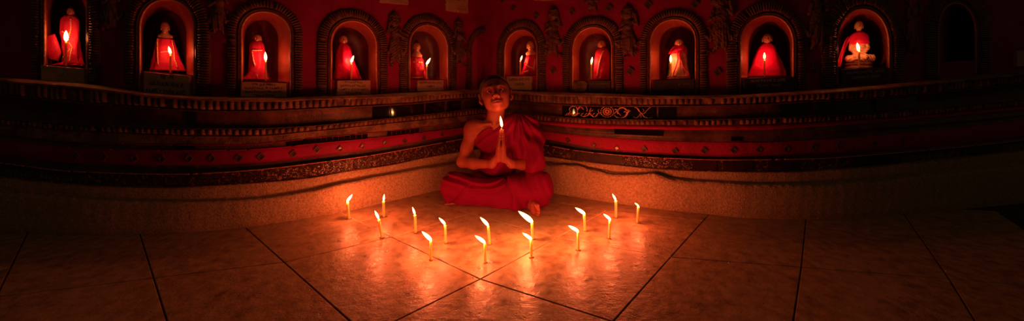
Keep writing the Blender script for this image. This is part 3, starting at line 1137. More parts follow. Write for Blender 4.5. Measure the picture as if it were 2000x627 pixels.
# ------------------------------------------------------------------ gilt scrolls in the frieze
def scrolls():
    sd = RIGHT

    def curl(cx, cy, r0, r1, a0, a1, n=22, sq=1.0):
        t = np.linspace(0, 1, n)
        a = a0 + (a1 - a0) * t
        r = r0 + (r1 - r0) * t
        return np.stack([cx + r * np.cos(a), cy - r * np.sin(a) * sq], 1)

    def lay(mb, pts, w0, w1):
        P = [sd.pt(x, y, .099 - .002 * math.sin(i * .9)) for i, (x, y) in enumerate(pts)]
        t = np.linspace(0, 1, len(P))
        mb.tube(P, list(1.08 * (w0 + (w1 - w0) * t) * (.8 + .35 * np.abs(np.sin(t * 9)))), 6)

    def leaf(mb, pts, w=.0035):
        lay(mb, pts, w, .0012)
    mb = MB()
    lay(mb, [(1103, 226), (1110, 224), (1114, 217)] + list(curl(1121, 215, 9, 7, PI, -.1, 18)), .0022, .0042)
    lay(mb, [(1127, 215), (1128, 221), (1124, 226), (1118, 226), (1115, 222), (1119, 219)], .004, .002)
    lay(mb, curl(1138, 214, 8, 9, PI * .95, -.4, 18), .004, .0018)
    lay(mb, [(1134, 209), (1138, 211), (1140, 214)], .004, .002)
    lay(mb, [(1135, 226), (1140, 228), (1147, 226), (1151, 221), (1152, 216), (1155, 211)], .002, .0035)
    lay(mb, [(1151, 218), (1154, 224), (1160, 229), (1166, 226), (1168, 221)], .004, .0018)
    lay(mb, [(1152, 218), (1157, 216), (1159, 213)], .002, .0012)
    for k in range(9):
        x = 1104 + k * 7.5
        leaf(mb, [(x, 226), (x + 3, 222), (x + 6, 221)], .002)
    o = mb.obj('scroll_ornament', M['gilt'], WALL_R); o['label'] = 'gilt running scroll with two curls'
    mb = MB()
    for r, w, nn in ((12.5, .0021, 16), (8.0, .0024, 12), (3.2, .003, 6)):
        for q in range(nn):
            a = 2 * PI * q / nn
            c = curl(1186, 218, r, r, a, a + 2 * PI / nn * .72, 6, .86)
            lay(mb, c, w, w * 1.2)
    for q in range(10):
        a = 2 * PI * q / 10
        lay(mb, [(1186 + 4.6 * math.cos(a), 218 - 4 * math.sin(a)), (1186 + 7 * math.cos(a + .2), 218 - 6 * math.sin(a + .2))], .0022, .0012)
    for s in (-1, 1):
        lay(mb, [(1186 + s * 13, 222), (1186 + s * 17, 219), (1186 + s * 18, 215), (1186 + s * 16, 213)], .002, .0014)
    o = mb.obj('scroll_ornament', M['gilt'], WALL_R); o['label'] = 'gilt round rosette of beaded rings'
    mb = MB()
    lay(mb, [(1199, 224), (1204, 229), (1211, 230)], .002, .003)
    lay(mb, curl(1216, 219, 10, 8.4, 3.5, .4, 20), .0026, .0045)
    lay(mb, [(1225, 216), (1228, 214), (1231, 216), (1226, 219), (1224, 225), (1219, 229), (1212, 231)], .003, .0045)
    lay(mb, curl(1221, 221, 3.2, 2.6, 2.4, -1.5, 10), .0024, .0014)
    lay(mb, curl(1203, 216, 3.4, 2.6, 2.6, -1.9, 10), .0022, .0014)
    lay(mb, [(1207, 214), (1208, 221), (1213, 226)], .002, .0012)
    o = mb.obj('scroll_ornament', M['gilt'], WALL_R); o['label'] = 'gilt ring-shaped leaf scroll'
    mb = MB()
    lay(mb, [(1239, 209), (1244, 211), (1249, 218), (1255, 222), (1259, 221), (1263, 216), (1268, 211), (1273, 208)], .0018, .002)
    lay(mb, [(1242, 209), (1247, 213), (1250, 219)], .0028, .002)
    lay(mb, [(1251, 220), (1248, 227), (1242, 231), (1237, 228)], .0036, .0016)
    lay(mb, [(1253, 221), (1258, 228), (1266, 231), (1275, 229)], .0036, .0016)
    lay(mb, [(1252, 221), (1252, 231)], .0032, .0018)
    lay(mb, [(1255, 212), (1258, 216), (1256, 219)], .002, .001)
    o = mb.obj('scroll_ornament', M['gilt'], WALL_R); o['label'] = 'gilt crossed leaf sprays shaped like an X'


scrolls()
FLOOR_W, NICHE_W, HAND_W = .9, .3, .36
LIGHT_COL = (1.0, .128, .042)
# ------------------------------------------------------------------ candles
LAMP = dict(floor=FLOOR_W, niche=NICHE_W, hand=HAND_W)


def flame_mesh(base, tip, fat=.17, bend=.0):
    base, tip = Vector(base), Vector(tip)
    ax = tip - base
    Ln = ax.length
    up = Vector((0, 0, Ln))
    n, seg = 22, 16
    pts, rs = [], []
    for i in range(n + 1):
        t = i / n
        # leaves the wick upright, then leans with the draught
        p = base + ax * t + (up - ax) * (.16 * t * (1 - t) ** 2)
        pts.append(p)
        rs.append(max(.0002, fat * Ln * 1.62 * (t + .03) ** .5 * (1 - t) ** .85))
    mb = MB()
    mb.tube(pts, rs, seg)
    return mb, pts


def candle(name, foot, top, tip, r, watts, label, group, flame_from=None, burnt=True, fat=.17, parent_mb=None):
    """thin taper: wax stick, wick, flame; FOOT, TOP and TIP are places in the room"""
    foot, top, tip = Vector(foot), Vector(top), Vector(tip)
    e = empty(name, loc=foot)
    tag(e, label, 'candle', group)
    inv = Matrix.Translation(-foot)
    ax = (top - foot)
    mb = MB()
    n = 12
    pts = [foot + ax * (i / n) for i in range(n + 1)] + [top + ax.normalized() * .0006]
    rs = [r * (1 + .05 * math.sin(i * 2.3 + foot.x * 40)) for i in range(n + 1)] + [r * .72]
    rs[0] = r * 1.25
    mb.tube(pts, rs, 14)
    o = mb.obj('wax_stick', M['wax'], e); o.matrix_parent_inverse = inv
    if burnt:
        b = MB()
        q = random.Random(int(foot.x * 1e4))
        k = 14
        ring = []
        for s_, h in ((1.0, .0), (.97, .0012), (.6, .0022)):
            ring.append([(foot.x + r * (1.75 + .5 * math.sin(a * 2 + foot.x * 9) + .2 * math.sin(a * 5)) * s_ * math.cos(a),
                          foot.y + r * (1.75 + .5 * math.sin(a * 2 + foot.x * 9) + .2 * math.sin(a * 5)) * s_ * math.sin(a), foot.z + h) for a in np.linspace(0, 2 * PI, k, endpoint=False)])
        vs = sum(ring, [])
        fs = [(i * k + j, i * k + (j + 1) % k, (i + 1) * k + (j + 1) % k, (i + 1) * k + j) for i in range(2) for j in range(k)]
        fs.append(tuple(2 * k + j for j in range(k)))
        b.add(vs, fs)
        o = b.obj('wax_puddle', M['waxburnt'], e); o.matrix_parent_inverse = inv
    w = MB()
    fb = Vector(flame_from) if flame_from is not None else top + Vector((0, 0, .003))
    w.tube([top - ax.normalized() * .002, top + (fb - top) * .6 + Vector((0, 0, .001)), fb + (tip - fb) * .12], .0007, 6)
    o = w.obj('wick', M['wick'], e); o.matrix_parent_inverse = inv
    f, pts = flame_mesh(fb, tip, fat)
    o = f.obj('flame', M['flame'], e); o.matrix_parent_inverse = inv
    ld = bpy.data.lights.new('flame_light', 'POINT')
    ld.energy = watts
    ld.color = LIGHT_COL
    ld.shadow_soft_size = .005
    lo = bpy.data.objects.new('flame_light', ld)
    COL.objects.link(lo)
    lo.parent = e
    lo.location = pts[9] - foot
    return e


def c6(x, y):                       # crop coordinates of the floor ring to image pixels
    return (640 + x * .32, 360 + y * .32)


FC = [  # foot, wax top, flame foot, flame tip
    ((130, 212), (121, 110), (118, 107), (154, 58), 'lit taper at the outer end of the ring whose flame leans inward'),
    ((343, 200), (341, 103), (341, 100), (348, 57), 'lit taper with upright flame close to the plinth beyond the boy\'s bare arm'),
    ((332, 328), (313, 215), (311, 210), (289, 157), 'lit taper tilting outward on a floor joint beside a small wax blob'),
    ((537, 297), (533, 187), (532, 183), (518, 135), 'lit taper with slim upright flame between the plinth and the boy\'s knee'),
    ((720, 360), (717, 250), (717, 245), (679, 200), 'lit taper below the boy\'s bare-arm knee, behind a fat-flamed front candle'),
    ((629, 463), (630, 345), (633, 343), (575, 283), 'lit taper with fat slanting flame, leftmost of the four front candles'),
    ((962, 480), (959, 360), (960, 357), (898, 308), 'lit front taper closest to the crossing of two dark floor joints'),
    ((988, 368), (980, 255), (980, 252), (930, 197), 'lit taper standing straight below the joined hands of the boy'),
    ((1250, 338), (1247, 235), (1250, 232), (1162, 160), 'lit taper with the longest streaming flame, just in front of the bare foot'),
    ((1243, 448), (1241, 340), (1245, 337), (1187, 292), 'lit front taper beside a diagonal joint, directly nearer than the bare foot\'s candle'),
    ((1529, 404), (1527, 290), (1530, 288), (1466, 248), 'lit taper with flat slanting flame, rightmost of the four front candles'),
    ((1570, 287), (1566, 185), (1570, 182), (1508, 139), 'lit taper with pointed slanting flame standing out beyond the bare foot'),
    ((1717, 332), (1722, 220), (1727, 217), (1680, 177), 'lit taper tilting slightly out, nearest the two candles by the cracked plinth'),
    ((1758, 205), (1759, 100), (1759, 97), (1735, 55), 'lit taper with upright flame close to the cracked plinth under the scroll frieze'),
    ((1890, 237), (1897, 135), (1898, 133), (1871, 110), 'lit taper with the shortest flame, outermost on the cracked plinth side of the ring'),
]
for ft, tp, fb, ti, lab in FC:
    fx, fy = c6(*ft)
    X, Y = on_floor(fx, fy)
    T = P3(*c6(*tp), Y); B0 = P3(*c6(*fb), Y); I = P3(*c6(*ti), Y)
    B0[1] -= .0; I[1] -= .004
    candle('floor_candle', (X, Y, .0002), T, I, .0050 * Y / 1.35, LAMP['floor'], lab, 'ring of lit candles on the floor', flame_from=B0, fat=.19)

NC = [  # px of foot, foot y, wax top y, flame foot, flame tip
    (129, 131, 81, (129, 80), (129, 59), 'thin lit candle on the sill of the outermost niche with the fan of red cloth'),
    (333, 148, 107, (333, 105), (329, 90), 'thin lit candle before the flared red cape of the bare-shouldered statue'),
    (519, 159, 119, (519, 118), (518, 101), 'thin lit candle beside the statue with the gold lace cross'),
    (686, 157, 124, (686, 122), (691, 108), 'thin lit candle in front of the plain red cone-shaped statue'),
    (833, 155, 128, (833, 126), (841, 113), 'short lit candle with flame blown sideways in the niche nearest the corner'),
    (1016, 147, 119, (1017, 118), (1020, 108), 'short lit candle in the small niche right beside the head of the boy'),
    (1155, 156, 125, (1155, 124), (1157, 111), 'thin lit candle beside the robed statue with one slanting lace line'),
    (1310, 157, 122, (1310, 121), (1310, 107), 'thin lit candle beside the cream statue tied with ribbon'),
    (1493, 151, 117, (1493, 115), (1493, 102), 'thin lit candle in front of the red dome-shaped cloth of the bald statue'),
    (1678, 132, 100, (1677, 99), (1674, 83), 'thin lit candle in front of the cream statue with a red scarf'),
]
for k, (px, yf, yt, fb, ti, lab) in enumerate(NC):
    nc = NI[k]; sd = nc.side
    o = OW + .022
    p = sd.pt(px, yf, o)
    Y = p[1]
    u = np.interp(px, sd.at(o)[1], sd.at(OW)[2])
    zs = nc.z0 + (u - nc.u0) / (nc.u1 - nc.u0) * (nc.z1 - nc.z0)
    foot = (p[0], Y, zs + .0004)
    candle('niche_candle', foot, P3(px, yt, Y), P3(*ti, Y - .002), .0038 * Y / 1.7, LAMP['niche'], lab, 'lit candles on the niche sills', flame_from=P3(*fb, Y), fat=.215, burnt=False)


# ------------------------------------------------------------------ name plaques
def letters(lines, w, h, m, parent, Mx, proud, size=1.0, gap=1.3, yoff=0.0, tilt=0.0):
    txt = bpy.data.curves.new('t', 'FONT')
    txt.body = '\n'.join(lines)
    txt.align_x = 'CENTER'
    txt.align_y = 'CENTER'
    txt.space_line = gap
    txt.offset = .012
    o = bpy.data.objects.new('t', txt)
    COL.objects.link(o)
    bpy.context.view_layer.update()
    me = bpy.data.meshes.new_from_object(o.evaluated_get(bpy.context.evaluated_depsgraph_get()))
    bpy.data.objects.remove(o)
    n = len(me.vertices)
    co = np.empty(n * 3, np.float32); me.vertices.foreach_get('co', co); co = co.reshape(-1, 3)
    lo, hi = co.min(0), co.max(0)
    c = (lo + hi) / 2; d = hi - lo
    s = np.array((w / d[0], h / d[1], 1)) * size
    s[0] = min(s[0], s[1] * 1.5); s[1] = min(s[1], s[0] * 1.6)
    co = (co - c) * s
    co[:, 1] += yoff
    r = np.random.default_rng(3)
    co[:, 1] += .03 * h * np.sin(co[:, 0] / w * 19)      # hand painted: the line wavers
    co[:, 2] = proud
    me.vertices.foreach_set('co', co.ravel()); me.update()
    me.materials.clear()
    ob = mobj('lettering', me, m, None, Mx @ Matrix.Rotation(tilt, 4, 'Z'))
    ob.parent = parent
    ob.matrix_parent_inverse = parent.matrix_world.inverted()
    return ob


def scrawl(w, h, rows, m, parent, Mx, proud, seed, stroke=.0009):
    """worn writing that can no longer be read"""
    r = random.Random(seed)
    mb = MB()
    for k in range(rows):
        y = h / 2 - (k + .5) * h / rows
        x = -w / 2
        while x < w / 2 - .004:
            lw = r.uniform(.004, .007)
            if r.random() > .15:
                pts = [(x + lw * r.random() * .8, y + (r.random() - .5) * h / rows * .6, proud) for _ in range(r.choice((3, 4)))]
                for a, b in zip(pts[:-1], pts[1:]):
                    d = Vector(b) - Vector(a)
                    if d.length < 1e-5:
                        continue
                    nn = Vector((-d.y, d.x, 0)).normalized() * stroke * .5
                    mb.add([Vector(a) - nn, Vector(b) - nn, Vector(b) + nn, Vector(a) + nn], [(0, 1, 2, 3)], False)
            x += lw
    ob = mb.obj('lettering', m, None, Mx)
    ob.parent = parent
    ob.matrix_parent_inverse = parent.matrix_world.inverted()
    return ob


def plaque(x0, x1, ytl, ytr, ybl, ybr, m, label, th=.012, round_=0.0, chip=.0012, name='name_plaque', seed=0):
    pc = .5 * (x0 + x1)
    sd = side_of(pc)
    c = [sd.uz(x0, ybl), sd.uz(x1, ybr), sd.uz(x1, ytr), sd.uz(x0, ytl)]
    yc = .25 * (ytl + ytr + ybl + ybr)
    uc, zc = sd.uz(pc, yc)
    Mx = sd.frame(pc, yc, OW, proud=.003)
    c = [np.array((u - uc, z - zc)) for u, z in c]
    r = random.Random(seed)
    out = []
    for k in range(4):
        a, b = c[k], c[(k + 1) % 4]
        n = 9
        for i in range(n):
            t = i / n
            p = a + (b - a) * t
            if round_:
                ctr = sum(c) / 4
                hw = abs(c[1][0] - c[0][0]) / 2; hh = abs(c[2][1] - c[1][1]) / 2
                d = (p - ctr) / (hw, hh)
                q = (abs(d[0]) ** 4 + abs(d[1]) ** 4) ** .25
                p = ctr + (p - ctr) / (1 + (q - 1)) if False else ctr + (p - ctr) * (1 - round_ * (max(0, math.hypot(*d) - 1)))
            p = p + np.array((r.uniform(-1, 1), r.uniform(-1, 1))) * chip
            out.append(p)
    ctr = sum(c) / 4
    mb = MB()
    n = len(out)
    rings = [(1, -.004), (1, th * .85), (.985, th)]
    vs = []
    for s_, z in rings:
        for p in out:
            q = ctr + (p - ctr) * s_
            vs.append((q[0], q[1], z))
    fs = [(k * n + i, k * n + (i + 1) % n, (k + 1) * n + (i + 1) % n, (k + 1) * n + i) for k in range(2) for i in range(n)]
    fs.append(tuple(2 * n + i for i in range(n)))
    mb.add(vs, fs, False)
    ob = mb.obj(name, m, None, Mx)
    tag(ob, label, 'plaque', 'name plaques on the shrine wall')
    w = np.linalg.norm(c[1] - c[0]); h = np.linalg.norm(c[3] - c[0])
    ta = math.atan2(*(c[1] - c[0])[::-1])
    return ob, Mx, w, h, th, ta


p = plaque(89, 172, 128, 135, 158.5, 164, M['marble'], 'blank brown stone slab under the outermost niche with the fan of cloth', seed=1)
scrawl(p[2] * .3, p[3] * .35, 1, M['ink'], p[0], p[1], p[4] + .0006, 3)
p = plaque(288, 376, 141, 149, 181, 187.5, M['marble'], 'pale plaque in three painted lines ending FAMILY THAILAND, first line NI AI', seed=2)
letters(['NI . AI', 'NILSUKROEW &', 'FAMILY THAILAND'], p[2] * .86, p[3] * .92, M['ink'], p[0], p[1], p[4] + .0006, tilt=p[5])
p = plaque(474, 560, 161, 162.5, 189, 190, M['marble'], 'pale plaque with four faded lines under the niche of the lace cross statue', seed=3)
letters(['VIS. JUUMEN', 'WAJDANI, & FAMILY', 'MACDONOBORNE,', 'THAILAND'], p[2] * .86, p[3] * .9, M['ink'], p[0], p[1], p[4] + .0006)
p = plaque(656, 721, 157.5, 157.5, 185.5, 184.5, M['marble'], 'pale plaque headed SOWANNA under the plain red cone-shaped statue', seed=4)
letters(['SOWANNA', 'JIANWATTRULS.', 'FAMILY EDUPTMEN', 'THAILAND'], p[2] * .9, p[3] * .92, M['ink'], p[0], p[1], p[4] + .0006)
p = plaque(813, 864, 157.5, 157, 178.5, 177, M['marble'], 'small pale plaque with two painted lines in the niche nearest the corner', seed=5)
letters(['VIBOLPHAN BAZOVIC', 'FAMILY'], p[2] * .9, p[3] * .55, M['ink'], p[0], p[1], p[4] + .0006, yoff=p[3] * .12)
p = plaque(992, 1041, 149, 150, 175.5, 176.5, M['marble'], 'pale plaque reading ANTONY AND DVEE LONDON beside the head of the boy', seed=6)
letters(['ANTONY AND DVEE', 'LONDON'], p[2] * .84, p[3] * .5, M['ink'], p[0], p[1], p[4] + .0006, yoff=p[3] * .1)
p = plaque(1121, 1149, 158.5, 158.5, 178.5, 179, M['plaster'], 'rounded grey stone wedged under the niche beside a dark slab', round_=.5, chip=.001, name='sill_stone', seed=7, th=.02)
p = plaque(1151, 1194, 158.5, 158.5, 179, 179.5, M['slate'], 'dark slab with one worn pale line next to the rounded grey stone', seed=8)
scrawl(p[2] * .85, p[3] * .3, 1, M['chalk'], p[0], p[1] @ Matrix.Translation((0, p[3] * .22, 0)), p[4] + .0006, 5, .0007)
p = plaque(1276, 1356, 158.5, 154.5, 183, 183, M['slate'], 'dark slab with worn scribble under the statue tied with ribbon', seed=9)
scrawl(p[2] * .3, p[3] * .25, 1, M['chalk'], p[0], p[1] @ Matrix.Translation((p[2] * .25, p[3] * .2, 0)), p[4] + .0006, 6, .0007)
scrawl(p[2] * .3, p[3] * .3, 1, M['plaster'], p[0], p[1] @ Matrix.Translation((-p[2] * .25, p[3] * .15, 0)), p[4] + .0006, 8, .0007)
p = plaque(1448, 1545, 153.5, 150.5, 178.5, 176.5, M['slate'], 'dark slab lettered TOURIST GUIDE under the bald statue in a red dome', seed=10)
letters(["MYAE PHONE' D (2006)", 'TOURIST GUIDE'], p[2] * .68, p[3] * .58, M['chalk'], p[0], p[1], p[4] + .0006, yoff=p[3] * .12, tilt=p[5] + .01)
p = plaque(1637, 1731, 135.5, 133, 163, 160, M['slate'], 'dark slab lettered GERMANY 2008 under the cream statue with red scarf', seed=11)
letters(['MR.MRS.WEPPEL MEIER', 'GERMANY (2008)'], p[2] * .78, p[3] * .62, M['chalk'], p[0], p[1], p[4] + .0006, yoff=p[3] * .06, tilt=p[5] + .03)
p = plaque(740, 796, -16, -16, 5, 10.5, M['marble'], 'pale stone plaque high on the wall between two arches, cut by the picture edge', seed=12, chip=.002)
scrawl(p[2] * .6, p[3] * .7, 3, M['ink'], p[0], p[1] @ Matrix.Translation((p[2] * .12, 0, 0)), p[4] + .0006, 9)
p = plaque(869, 912, -8, -2, 21, 27, M['marble'], 'pale stone plaque with faded rows of writing high up near the inner corner', seed=13, chip=.002)
scrawl(p[2] * .8, p[3] * .75, 4, M['ink'], p[0], p[1], p[4] + .0006, 10)
p = plaque(1044, 1120, -26, -26, 2, 1, M['marble'], 'broad pale plaque whose lower rim shows above the small niche', seed=14, round_=.35)
p = plaque(1979, 2020, 100, 97, 130, 127, M['marble'], 'dim grey plaque at the far dark end of the wall', seed=15)
scrawl(p[2] * .6, p[3] * .4, 2, M['ink'], p[0], p[1], p[4] + .0006, 11)


# ------------------------------------------------------------------ statues
def skirt(prof, nf=9, amp=.06, seed=0, seg=56, rows=34, sq=2.2):
    """a draped, folded cone: prof = (height, centre, half width, half depth) from top to bottom"""
    prof = sorted(prof)
    hs = [q[0] for q in prof]
    fc, fw, fd = pchip([(q[0], q[1]) for q in prof]), pchip([(q[0], q[2]) for q in prof]), pchip([(q[0], q[3]) for q in prof])
    r = random.Random(seed)
    ph = [r.uniform(0, 6.28) for _ in range(4)]
    V = []
    H = np.linspace(hs[0], hs[-1], rows)
    for h in H:
        t = (h - hs[0]) / (hs[-1] - hs[0])
        am = amp * (.35 + .65 * (1 - t))
        for k in range(seg):
            a = 2 * PI * k / seg
            ca, sa = math.cos(a), math.sin(a)
            f = 1 + am * (math.sin(nf * a + ph[0] + 1.4 * math.sin(2.2 * t + ph[1])) * .6 + .5 * math.sin((nf * .6) * a + 3 * t + ph[2]) + .35 * math.sin(9 * t + 3 * a + ph[3]) + .3 * math.sin(17 * t - 5 * a + ph[1]) * math.sin(4 * a + 6 * t))
            e = 2 / sq
            V.append((float(fc(h)) + float(fw(h)) * f * np.sign(ca) * abs(ca) ** e, h, float(fd(h)) * f * np.sign(sa) * abs(sa) ** e))
    n = rows
    F_ = []
    for i in range(n - 1):
        for k in range(seg):
            k2 = (k + 1) % seg
            F_.append((i * seg + k, (i + 1) * seg + k, (i + 1) * seg + k2, i * seg + k2))
    F_.append(tuple(range(seg)))
    F_.append(tuple(reversed(range((n - 1) * seg, n * seg))))

    def front(x, h):
        w = max(1e-6, float(fw(h))); d = float(fd(h))
        q = min(.98, abs((x - float(fc(h))) / w))
        return d * (1 - q ** sq) ** (1 / sq)
    return V, F_, front


def figure_sdf(hd, torso, lap, ush, ears=True, face=True, shoulders=None, arms=True, pleat=0.0):
    hx, hy, hz, hw, hh, hdep = hd        # head centre, half width / height / depth

    def f(p):
        d = ell(p, (hx, hy + hh * .12, hz), (hw, hh * .88, hdep))
        d = smin(d, ell(p, (hx, hy - hh * .45, hz + hdep * .12), (hw * .74, hh * .55, hdep * .78)), hw * .35)
        if face:
            for s in (-1, 1):
                d = smax(d, -ell(p, (hx + s * hw * .42, hy + hh * .02, hz + hdep * 1.0), (hw * .26, hh * .12, hdep * .22)), hw * .12)
                d = smin(d, ell(p, (hx + s * hw * .42, hy + hh * -.01, hz + hdep * .84), (hw * .2, hh * .09, hdep * .12)), hw * .06)
            d = smin(d, cap(p, (hx, hy + hh * .12, hz + hdep * .95), (hx, hy - hh * .22, hz + hdep * 1.12), hw * .07, hw * .15), hw * .12)
            d = smin(d, ell(p, (hx, hy - hh * .46, hz + hdep * .92), (hw * .28, hh * .075, hdep * .14)), hw * .07)
            d = smin(d, ell(p, (hx, hy - hh * .78, hz + hdep * .72), (hw * .25, hh * .14, hdep * .18)), hw * .2)
        if ears:
            for s in (-1, 1):
                d = smin(d, ell(p, (hx + s * hw * 1.0, hy - hh * .18, hz - hdep * .05), (hw * .13, hh * .5, hdep * .22)), hw * .08)
        if ush:
            d = smin(d, ell(p, (hx, hy + hh * 1.0, hz - hdep * .1), (hw * .5, hh * .36, hdep * .5)), hw * .25)
        # neck, trunk, crossed legs
        (tx, ty, tw, th_, td) = torso
        d = smin(d, cap(p, (hx, hy - hh * .7, hz - hdep * .1), (tx, ty + th_ * .8, 0), hw * .5, hw * .62), hw * .25)
        d = smin(d, ell(p, (tx, ty, 0), (tw, th_, td)), hw * .35)
        if shoulders:
            sx, sy, sr = shoulders
            for s in (-1, 1):
                d = smin(d, ell(p, (tx + s * sx, sy, 0), (sr, sr, sr)), hw * .3)
                if not arms:
                    continue
                d = smin(d, cap(p, (tx + s * sx, sy, 0), (tx + s * sx * 1.25, ty - th_ * .3, td * .3), sr * .8, sr * .65), hw * .2)
                d = smin(d, cap(p, (tx + s * sx * 1.25, ty - th_ * .3, td * .3), (tx + s * sx * .2, ty - th_ * .95, td * 1.2), sr * .65, sr * .5), hw * .2)
        if lap:
            lx, ly, lw, lh, ld = lap
            d = smin(d, ell(p, (lx, ly, ld * .3), (lw, lh, ld)), hw * .4)
            for s in (-1, 1):
                d = smin(d, cap(p, (lx + s * lw * .8, ly, ld * .5), (lx - s * lw * .3, ly + lh * .2, ld * 1.15), lh * .72, lh * .5), hw * .25)
        if pleat:
            low = np.clip((hy - hh * 1.5 - p[:, 1]) / 6, 0, 1)
            d = d + pleat * low * np.sin(1.15 * p[:, 1] + .10 * (p[:, 0] - tx) ** 2 * np.clip(.4 - p[:, 1] / 120, 0, 1) + .35 * p[:, 0])
        return d
    return f


def hair_sdf(hd, ush):
    hx, hy, hz, hw, hh, hdep = hd

    def f(p):
        d = ell(p, (hx, hy + hh * .16, hz - hdep * .06), (hw * 1.07, hh * .93, hdep * 1.05))
        if ush:
            d = smin(d, ell(p, (hx, hy + hh * 1.02, hz - hdep * .1), (hw * .54, hh * .42, hdep * .54)), hw * .2)
        # brow line: keep what lies above and behind
        cut = (p[:, 1] - (hy + hh * .42)) * -.75 + (p[:, 2] - (hz + hdep * .1)) * .66
        return np.maximum(d, cut * .9)
    return f


def statue(k, cx, ysill, ytop, label, hd, torso, lap, ush=True, hairy=True, stone='tan', shoulders=None, robe=None, robe_m='cloth', lace=(), base=None,
           extra=None, face_cam=.75, back=.078, nf=9, amp=.06, ears=True):
    nc = NI[k]; sd = nc.side
    o = OW + back
    Q, pxs, _ = sd.at(o)
    if robe:
        lap = None                      # the cloth hides all below the chest
        robe = [(h, c, w, d_ * 1.02) for h, c, w, d_ in robe]
        amp *= 1.7
    Mx = sd.frame(cx, ysill, o, face=face_cam)
    Y = Mx.translation.y
    u = np.interp(cx, pxs, sd.at(OW)[2])
    zs = nc.z0 + (u - nc.u0) / (nc.u1 - nc.u0) * (nc.z1 - nc.z0)
    Mx.translation.z = zs + .0008
    th = math.atan2(Mx.translation.x, Y)
    kx = Y / F * (1 + (math.cos(th) - 1) * face_cam)     # turned to the camera, so seen square on
    kz = (HC - (ytop - HY) * Y / F - zs) / (ysill - ytop)
    sc = Matrix.Diagonal((kx, kz, kx, 1))
    root = empty('temple_statue', Mx.copy())
    tag(root, label, 'statue', 'small seated statues in the niches')
    bpy.context.view_layer.update()
    loc = Mx @ sc

    def put(me_or_mb, name, m, lab=None):
        if isinstance(me_or_mb, MB):
            me_or_mb.v = [tuple(sc @ Vector(v)) for v in me_or_mb.v]
            ob = me_or_mb.obj(name, m, root)
        else:
            me_or_mb.transform(sc)
            ob = mobj(name, me_or_mb, m, root)
        if lab:
            ob['label'] = lab
        return ob
    f = figure_sdf(hd, torso, lap, ush, ears=ears, shoulders=shoulders, arms=robe is None, pleat=.38 if robe is None else 0)
    span = max(hd[3], torso[2], lap[2] * 1.25 if lap else 0) * 1.6 + 4
    top = hd[1] + hd[4] * 2
    body = isosurface(lambda p: np.maximum(f(p), .3 - p[:, 1]), (min(hd[0], torso[0]) - span, -2, -span), (max(hd[0], torso[0]) + span, top + 3, span), .62)
    put(body, 'figure', M[stone])
    if hairy:
        g = hair_sdf(hd, ush)
        put(isosurface(g, (hd[0] - hd[3] * 2, hd[1] - hd[4] * 1.4, hd[2] - hd[5] * 2), (hd[0] + hd[3] * 2, hd[1] + hd[4] * 2.2, hd[2] + hd[5] * 2), .5), 'hair', M['statuehair'], 'black painted hair')
    front = None
    if robe:
        V, Fc, front = skirt(robe, nf=nf, amp=amp, seed=k)
        mb = MB(); mb.add(V, Fc)
        put(mb, 'robe', M[robe_m], 'red cloth robe wrapped round the statue')
    for pl in lace:
        mb = MB()
        P = []
        for (a, b), (c, d) in zip(pl[:-1], pl[1:]):
            n = max(2, int(math.hypot(c - a, d - b) / 1.6))
            for i in range(n):
                t = i / n
                x, h = a + (c - a) * t, b + (d - b) * t
                P.append((x + random.uniform(-.25, .25), h, front(x, h) * 1.04 + .5))
        mb.tube(P, [.85 + .75 * abs(math.sin(i * 2.1)) for i in range(len(P))], 6)
        put(mb, 'lace_trim', M['lace'], 'glittering gold lace edging')
    if base:
        w, h, d, bm = base
        mb = MB()
        n = 40
        rows = [(0, .96), (h * .25, 1.0), (h * .45, .86), (h * .6, .88), (h * .8, .98), (h, .92), (h, .01)]
        vs = []
        for z, s_ in rows:
            for q in range(n):
                a = 2 * PI * q / n
                pet = 1 + (.05 * abs(math.sin(6 * a)) if z > h * .5 else 0)
                vs.append((hd[0] * 0 + torso[0] + w * s_ * pet * math.cos(a), z, d * s_ * pet * math.sin(a)))
        fs = [(i * n + q, (i + 1) * n + q, (i + 1) * n + (q + 1) % n, i * n + (q + 1) % n) for i in range(len(rows) - 1) for q in range(n)]
        mb.add(vs, fs)
        put(mb, 'lotus_base', M[bm])
    if extra:
        extra(put)
    return root


def fan_cloth(put):
    """stiff fold of red cloth standing out beside the figure"""
    out = [(-20, 8), (-37, 12), (-43, 30), (-45, 48), (-36, 56), (-25, 59), (-19, 42), (-14, 24)]
    n = len(out)
    cx_, ch = sum(q[0] for q in out) / n, sum(q[1] for q in out) / n
    V = []
    for s_, dz in ((1.0, 0), (.93, 1.6), (.55, 3.4)):
        for i, (x, h) in enumerate(out):
            V.append((cx_ + (x - cx_) * s_, ch + (h - ch) * s_, 5 + .22 * (x + 30) + dz + 1.3 * math.sin(i * 1.7)))
    V.append((cx_, ch, 9))
    Fc = [(r * n + i, r * n + (i + 1) % n, (r + 1) * n + (i + 1) % n, (r + 1) * n + i) for r in range(2) for i in range(n)]
    Fc += [(2 * n + i, 2 * n + (i + 1) % n, 3 * n) for i in range(n)]
    Fc = [f[::-1] for f in Fc]
    b = len(V)
    V += [(x, h, z0 - 1.2) for (x, h), z0 in zip(out, [5 + .22 * (q[0] + 30) + 1.3 * math.sin(i * 1.7) for i, q in enumerate(out)])]
    Fc += [(i, (i + 1) % n, b + (i + 1) % n, b + i) for i in range(n)] + [tuple(b + i for i in range(n))]
    mb = MB(); mb.add(V, Fc, True)
    put(mb, 'loose_cloth', M['cloth'], 'fan-shaped end of red cloth sticking out sideways')
    V, Fc, _ = skirt([(10, 4, 10, 9), (5, 0, 17, 12), (1.0, -4, 25, 13)], nf=7, amp=.14, seed=31)
    mb = MB(); mb.add(V, Fc)
    put(mb, 'gathered_hem', M['satin'])


